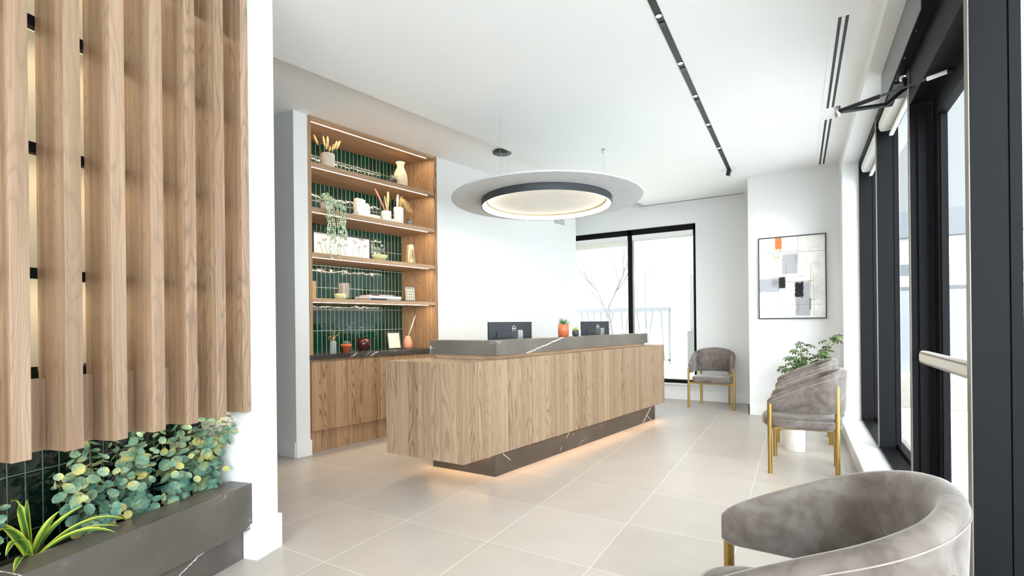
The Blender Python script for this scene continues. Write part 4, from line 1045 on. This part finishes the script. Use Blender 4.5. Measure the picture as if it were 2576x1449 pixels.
b = MB(); plume(b, (0, .065, .17), (0, .075, .325), .017, 18, 6); b.build('white_plume', M['white_straw'], t)
b = MB(); rosette(b, (0, 0, .048), 22, .036, .012, .3, 12)
pot('potted_succulent', 'tiny green succulent in a dark glass cup on the second shelf from the top', at(3.505, -4.505, Z2), [(0, 0), (.030, 0), (.030, .048), (.026, .048), (0, .04)], plain('smoky_glass', srgb(120, 124, 136), .2), b, M['succ'])
# third shelf
t = thing('floral_print', 'wide framed print of grey blossoms leaning behind the trailing plant', 'picture', at(2.715, -4.58, Z3), angB)
L_, H_ = .655, .232
b = MB()
for (y0, y1, z0, z1) in ((-L_/2, L_/2, 0, .014), (-L_/2, L_/2, H_-.014, H_), (-L_/2, -L_/2+.014, .014, H_-.014), (L_/2-.014, L_/2, .014, H_-.014)): b.box(-.01, .012, y0, y1, z0, z1)
b.build('frame', M['blackp'], t)
MB().box(-.006, .004, -L_/2+.014, L_/2-.014, .014, H_-.014).build('print', M['paper'], t)
b = MB(); bl = MB(); rnd = random.Random(21)
for i, (y, z, r) in enumerate(((-.20, .15, .035), (-.10, .17, .04), (.02, .20, .045), (.04, .12, .03), (.14, .16, .045), (.22, .19, .04), (.26, .13, .035), (-.02, .10, .025), (.18, .11, .03), (-.25, .11, .028))):
    b.tube([(.0055, y, z), (.0055, y*.9-.01, z*.55), (.0055, y*.85, .02)], .0012, 4)
    for k in range(16):
        a = rnd.uniform(0, pi); rr = r*rnd.uniform(.4, 1)
        bl.add([(.0052+.0001*k, y, z), (.0052+.0001*k, y+cos(a)*rr, z+sin(a)*rr), (.0052+.0001*k, y+cos(a+.35)*rr, z+sin(a+.35)*rr)], [(0, 1, 2)])
b.build('drawn_stems', M['dark_ring'], t); bl.build('drawn_blossoms', plain('ink_grey', srgb(172, 162, 158), .8, var=.4, scale=60), t)
t.rotation_euler = (0, 0, angB)
t = thing('shallow_bowl', 'pale green stone bowl on the middle shelf beside the blossom print', 'bowl', at(3.135, -4.545, Z3))
MB().lathe([(0, 0), (.05, 0), (.072, .02), (.088, .058), (.082, .058), (.066, .024), (0, .014)], (0, 0, 0), 36).build('body', M['green_glass'], t)
t = thing('striped_vase', 'tapering vase with silver and gold vertical stripes at the end of the middle shelf', 'vase', at(3.55, -4.545, Z3))
def stripes():
    m, nt, out = newmat('vertical_stripes'); g = G(nt); s_ = g.n('ShaderNodeSeparateXYZ'); g.l(g.obj(), s_.inputs[0])
    an = g.math('ARCTAN2', s_.outputs[1], s_.outputs[0]); w_ = g.n('ShaderNodeTexWhiteNoise', noise_dimensions='1D'); g.l(g.math('FLOOR', g.math('MULTIPLY', an, 7.0)), w_.inputs['W'])
    g.bsdf(out, g.ramp(w_.outputs['Value'], [(0, srgb(120, 112, 100)), (.4, srgb(222, 206, 160)), (.7, srgb(196, 160, 96)), (1, srgb(238, 234, 222))]), .25, .5); return m
MB().lathe([(0, 0), (.060, 0), (.060, .02), (.040, .215), (.034, .215), (.052, .02), (0, .015)], (0, 0, 0), 40).build('body', stripes(), t)
# fourth shelf
t = thing('book', 'tall beige book standing upright against the shelf end', 'book', at(2.358, -4.57, Z4), angB)
MB().box(-.08, .06, -.026, .030, 0, .165).build('cover', M['kraft'], t, bevel=.002); MB().box(-.0805, .055, -.022, .026, .164, .1656).build('pages', M['paper'], t)
t = thing('ribbed_tumbler', 'smoky ridged glass hurricane cup behind the small green bowl', 'glass', at(2.745, -4.62, Z4))
pr = [(0, 0), (.03, 0), (.03, .012)]
for k in range(14): pr += [(.056, .02+k*.0105), (.061, .025+k*.0105)]
pr += [(.056, .17), (.050, .17), (.050, .03), (0, .02)]
def clear(name, col, rough=.05, alpha=.55):
    m, nt, out = newmat(name); g = G(nt); b = g.bsdf(out, col, rough, 0, .6); b.inputs['Alpha'].default_value = alpha; return m
MB().lathe(pr, (0, 0, 0), 36).build('body', clear('smoked_glass', srgb(176, 170, 166), .1, .6), t)
t = thing('small_bowl', 'small pale green glass bowl in front of the ridged glass', 'bowl', at(2.655, -4.535, Z4))
MB().lathe([(0, 0), (.046, 0), (.056, .018), (.058, .055), (.050, .055), (.048, .02), (0, .014)], (0, 0, 0), 32).build('body', M['green_glass'], t)
book(3.19, -4.61, Z4, .44, .28, .020, M['b_dark'], 'dark coffee-table book at the bottom of the stack on the fourth shelf', .02, None, (.45, .85, M['paper']))
book(3.16, -4.61, Z4+.020, .41, .27, .026, M['b_white'], 'thick white coffee-table book in the middle of the stack', -.01)
book(3.15, -4.61, Z4+.046, .30, .24, .018, M['b_maroon'], 'plum coloured book lying on top of the stack', .01, None, (.3, .85, M['paper']))
def frame_stand(name, label, s, n, z, w, h, fmat, pmat, tilt, rz, bw=.014, art=None):
    t = thing(name, label, 'picture frame', at(s, n, z), angB+rz)
    R = Matrix.Rotation(-radians(tilt), 4, 'Y')
    b = MB()
    for (y0, y1, z0, z1) in ((-w/2, w/2, 0, bw), (-w/2, w/2, h-bw, h), (-w/2, -w/2+bw, bw, h-bw), (w/2-bw, w/2, bw, h-bw)): b.box(-.008, .008, y0, y1, z0, z1)
    b.xform(R).build('frame', fmat, t)
    MB().box(-.006, .002, -w/2+bw, w/2-bw, bw, h-bw).xform(R).build('picture', pmat, t)
    xa = -h*.6*math.tan(radians(tilt))-.016; xb = xa-h*.16
    MB().add([(xa, -.02, h*.6), (xa, .02, h*.6), (xb, .025, .0), (xb, -.025, .0), (xa-.003, -.02, h*.6-.005), (xa-.003, .02, h*.6-.005), (xb-.004, .025, .0), (xb-.004, -.025, .0)], [(0, 1, 2, 3), (7, 6, 5, 4), (0, 3, 7, 4), (1, 5, 6, 2), (0, 4, 5, 1), (3, 2, 6, 7)]).build('easel_back', M['kraft'], t)
    return t
def damask():
    m, nt, out = newmat('patterned_print'); g = G(nt); s_ = g.n('ShaderNodeSeparateXYZ'); g.l(g.obj(), s_.inputs[0])
    a = g.math('SINE', g.math('MULTIPLY', s_.outputs[1], 130.0)); c = g.math('SINE', g.math('MULTIPLY', s_.outputs[2], 95.0))
    d = g.math('SINE', g.math('MULTIPLY', g.math('ADD', g.math('ABSOLUTE', a), g.math('ABSOLUTE', c)), 6.0))
    col = g.ramp(g.math('MULTIPLY_ADD', d, .5, .5), [(.35, srgb(48, 52, 50)), (.45, srgb(214, 212, 180)), (.8, srgb(226, 224, 200))]); g.bsdf(out, col, .6); return m
M['frame_br'] = plain('brown_frame', srgb(88, 68, 54), .5)
frame_stand('picture_frame', 'brown frame with a patterned print at the end of the fourth shelf', 3.535, -4.53, Z4, .14, .180, M['frame_br'], damask(), 8, -.25)
frame_stand('picture_frame', 'dark beaded frame with a blank cream picture leaning back on the countertop', 3.43, -4.69, Z5, .17, .205, M['b_dark'], plain('cream_card', srgb(222, 206, 190), .7), 14, -.2)
# countertop
t = thing('plant_mister', 'clear glass plant mister with a brass pump on the countertop', 'spray bottle', at(2.565, -4.52, Z5), angB)
MB().lathe([(0, 0), (.030, 0), (.032, .004), (.032, .115), (.020, .130), (.016, .135), (0, .135)], (0, 0, 0), 28).build('bottle', clear('bottle_glass', srgb(200, 210, 210), .05, .4), t)
b = MB(); b.lathe([(0, .135), (.018, .135), (.018, .15), (.008, .165), (.006, .21), (.014, .213), (.014, .218), (0, .218)], (0, 0, 0), 18); b.tube([(0, 0, .155), (0, .02, .165), (0, .065, .195)], .003, 6); b.tube([(0, -.012+.018*cos(a)-.018, .155+.018*sin(a)) for a in [2*pi*k/16 for k in range(17)]], .0025, 5, caps=False)
b.build('pump', M['gold'], t)
b = MB(); rosette(b, (0, 0, .075), 24, .062, .010, .2, 14)
pot('potted_succulent', 'grey-green succulent in a terracotta pot on the countertop', at(2.755, -4.60, Z5), [(0, 0), (.033, 0), (.046, .062), (.052, .062), (.053, .086), (.047, .086), (.044, .076), (0, .076)], M['terra'], b, plain('grey_green', srgb(120, 134, 116), .6, var=.3, scale=50))
t = thing('glass_bowl', 'dark plum glass candle bowl with a thick foot on the countertop', 'bowl', at(3.06, -4.76, Z5))
MB().lathe([(0, 0), (.045, 0), (.052, .006), (.050, .014), (.066, .022), (.070, .032), (.078, .042), (.080, .14), (.074, .14), (.072, .045), (0, .035)], (0, 0, 0), 40).build('body', clear('plum_glass', srgb(66, 30, 30), .03, .85), t)
t = thing('bud_vase', 'peach egg-shaped bud vase with one white feather plume on the countertop', 'vase', at(3.605, -4.68, Z5), angB)
MB().lathe([(0, 0), (.036, 0), (.050, .02), (.053, .055), (.046, .10), (.030, .14), (.018, .15), (.012, .148), (0, .14)], (0, 0, 0), 36).build('body', M['pink'], t)
b = MB(); plume(b, (0, .01, .15), (0.02, .105, .40), .009, 26, 9, .9); b.build('plume', M['white_straw'], t)

# ------------------------------------------------------------------ OUTSIDE
gr_m = plain('pale_concrete_paving', srgb(222, 226, 226), .9, var=.06, scale=2)
struct(MB().box(-60, 60, -40, 90, -0.30, -0.14).build('ground', gr_m))
struct(MB().box(0.93, 14.0, -6, 14.6, -0.139, -0.06).build('path', gr_m))
gg = MB().box(-14, -1.4, 9.2, 20, -0.139, -0.11).build('lawn', plain('dry_grass', srgb(206, 208, 190), .95, var=.12, scale=8)); tag(gg, 'pale dry lawn outside the far window', 'grass', kind='stuff')
gg = MB().box(0.95, 14.0, 9.0, 13.6, -0.059, -0.045).build('gravel_strip', plain('gravel', srgb(132, 128, 116), .95, var=.25, scale=12)); tag(gg, 'strip of dry gravel outside the entrance', 'gravel', kind='stuff')
M['rail'] = plain('railing_grey', srgb(92, 94, 96), .6)
rl = thing('railing', 'grey railing of slanted bars under a wide top rail outside the far window', 'railing', (-6.0, 16.0, -0.109))
MB().box(-6.0, 2.49, -.05, .05, 1.68, 1.80).build('top_rail', M['rail'], rl); MB().box(-6.0, 2.49, -.03, .03, .10, .14).build('bottom_rail', M['rail'], rl)
b = MB(); rnd = random.Random(3)
x = -5.9
while x < 2.4:
    dx = rnd.choice((-.35, -.25, .25, .35, .1)); b.tube([(x, 0, 1.70), (min(x+dx, 2.46), 0, .12)], .016, 5); x += rnd.uniform(.16, .30)
b.build('bars', M['rail'], rl)
for x in (-6.0, -1.8, 2.44): MB().box(x, x+.05, -.03, .03, 0, 1.75).build('post', M['rail'], rl)
def bare_tree(loc, H, label, seed, mat):
    t = thing('bare_tree', label, 'tree', loc); b = MB(); rnd = random.Random(seed)
    def br(p, d, L, r, k):
        pts = [p]; dd = d.copy()
        for i in range(4):
            dd = (dd+Vector((rnd.uniform(-.12, .12), rnd.uniform(-.12, .12), .05))).normalized(); pts.append(pts[-1]+dd*L/4)
        b.tube(pts, [r*(1-.15*i) for i in range(5)], 5)
        if k > 0:
            for j in range(3 if k > 2 else 2):
                q = pts[rnd.randint(2, 4)]; a = rnd.uniform(0, 2*pi); br(q, (dd*1.0+Vector((cos(a)*.75, sin(a)*.4, .25))).normalized(), L*.62, r*.55, k-1)
    br(Vector((0, 0, 0)), Vector((0, 0, 1)), H*.42, .05, 5)
    b.build('trunk_and_branches', mat, t); return t
bare_tree((-5.0, 15.0, -0.109), 4.4, 'slender bare young tree in front of the slanted railing', 8, plain('bark', srgb(96, 94, 92), .9))
t = thing('street_lamp', 'slim street lamp pole beyond the railing', 'street lamp', (-8.6, 32, -0.14))
MB().tube([(0, 0, 0), (0, 0, 4.6)], .05, 8).build('pole', M['rail'], t); MB().box(0, .7, -.1, .1, 4.55, 4.65).build('lamp_head', M['rail'], t)
hs = thing('gate_pillar', 'white building corner on a pale block plinth outside the far window', 'building', (-1.6, 15.5, -0.109))
MB().box(-1.3, 2.5, 0, 2.5, 0, 1.05).build('plinth', plain('block', srgb(84, 84, 82), .9, var=.1, scale=3), hs); MB().box(-1.22, 2.5, .1, 2.5, 1.05, 2.75).build('wall', plain('pale_render', srgb(98, 98, 96), .9), hs)
gwl = thing('boundary_wall', 'long light grey wall beyond the gravel outside the entrance', 'wall', (6.0, 14.2, -0.059))
MB().box(-5.0, 8.0, -.1, .1, .10, 1.95).build('panel', plain('grey_cladding', srgb(136, 137, 141), .8, var=.03), gwl)
MB().box(-5.0, 8.0, -.14, .14, 0, .10).build('curb', gr_m, gwl); MB().box(-5.0, 8.0, -.12, .12, 1.95, 2.02).build('coping', M['rail'], gwl)
bd = thing('far_building', 'white gabled building rising behind the grey wall outside the entrance', 'building', (6.0, 22.0, -0.139))
MB().box(-4.0, 12, 0, 5, 0, 4.2).build('wall', plain('white_cladding', srgb(190, 191, 193), .8), bd)
MB().add([(-4.4, -.4, 4.2), (12.4, -.4, 4.2), (12.4, 5.4, 4.2), (-4.4, 5.4, 4.2), (-4.4, 2.5, 5.6), (12.4, 2.5, 5.6)], [(3, 2, 1, 0), (0, 1, 5, 4), (2, 3, 4, 5), (1, 2, 5), (3, 0, 4)]).build('roof', M['rail'], bd)
for k in range(6): MB().box(-3+k*2.4, -1.6+k*2.4, -.03, .02, 2.9, 3.3).build('window', M['rail'], bd)

# ------------------------------------------------------------------ WORLD + CAMERA
SKY_FRONT, SKY_BACK = 0.80, 8.0
sl = bpy.data.lights.new('sun', 'SUN'); sl.energy = 8.0; sl.angle = radians(6); sl.color = (0.90, 0.95, 1.0)
so_ = bpy.data.objects.new('sun', sl); COL.objects.link(so_); so_.rotation_euler = Vector((0.57, 0.0, -0.82)).to_track_quat('-Z', 'Y').to_euler()
w = bpy.data.worlds.new('World'); S.world = w; w.use_nodes = True
nt = w.node_tree; nt.nodes.clear(); g = G(nt)
out = nt.nodes.new('ShaderNodeOutputWorld'); bg = nt.nodes.new('ShaderNodeBackground')
bg.inputs[0].default_value = (0.88, 0.94, 1.0, 1)
# overcast sky, brighter on the side behind the entrance hall (towards -Y)
tc_ = g.n('ShaderNodeTexCoord'); sx_ = g.n('ShaderNodeSeparateXYZ'); g.l(tc_.outputs['Generated'], sx_.inputs[0])
f_ = g.math('MULTIPLY_ADD', sx_.outputs[1], -1.25, 0.0, clamp=True)
g.l(g.math('MULTIPLY_ADD', g.math('POWER', f_, 1.3), SKY_BACK-SKY_FRONT, SKY_FRONT), bg.inputs[1])
g.l(bg.outputs[0], out.inputs[0])
cam = bpy.data.cameras.new('camera'); co_ = bpy.data.objects.new('camera', cam); COL.objects.link(co_); S.camera = co_
F, ROLL, CYP, YA = 1235.1829, -0.0106641304, 814.3098, 0.52748164
cam.sensor_width = 36; cam.sensor_fit = 'HORIZONTAL'; cam.lens = F/2576*36; cam.shift_y = (CYP-724.5)/2576; cam.clip_start = 0.02; cam.clip_end = 300
co_.matrix_world = Matrix.Translation((0, 0, 1.22)) @ Matrix.Rotation(YA, 4, 'Z') @ Matrix.Rotation(pi/2, 4, 'X') @ Matrix.Rotation(ROLL, 4, 'Z')
S.view_settings.view_transform = 'Standard'; S.view_settings.look = 'None'; S.view_settings.gamma = 1; S.view_settings.use_curve_mapping = False
S.view_settings.exposure = 0.86
S.cycles.use_denoising = True; S.cycles.use_adaptive_sampling = True; S.cycles.adaptive_threshold = 0.045
S.cycles.max_bounces = 9; S.cycles.diffuse_bounces = 4; S.cycles.transparent_max_bounces = 16; S.cycles.sample_clamp_indirect = 4.0
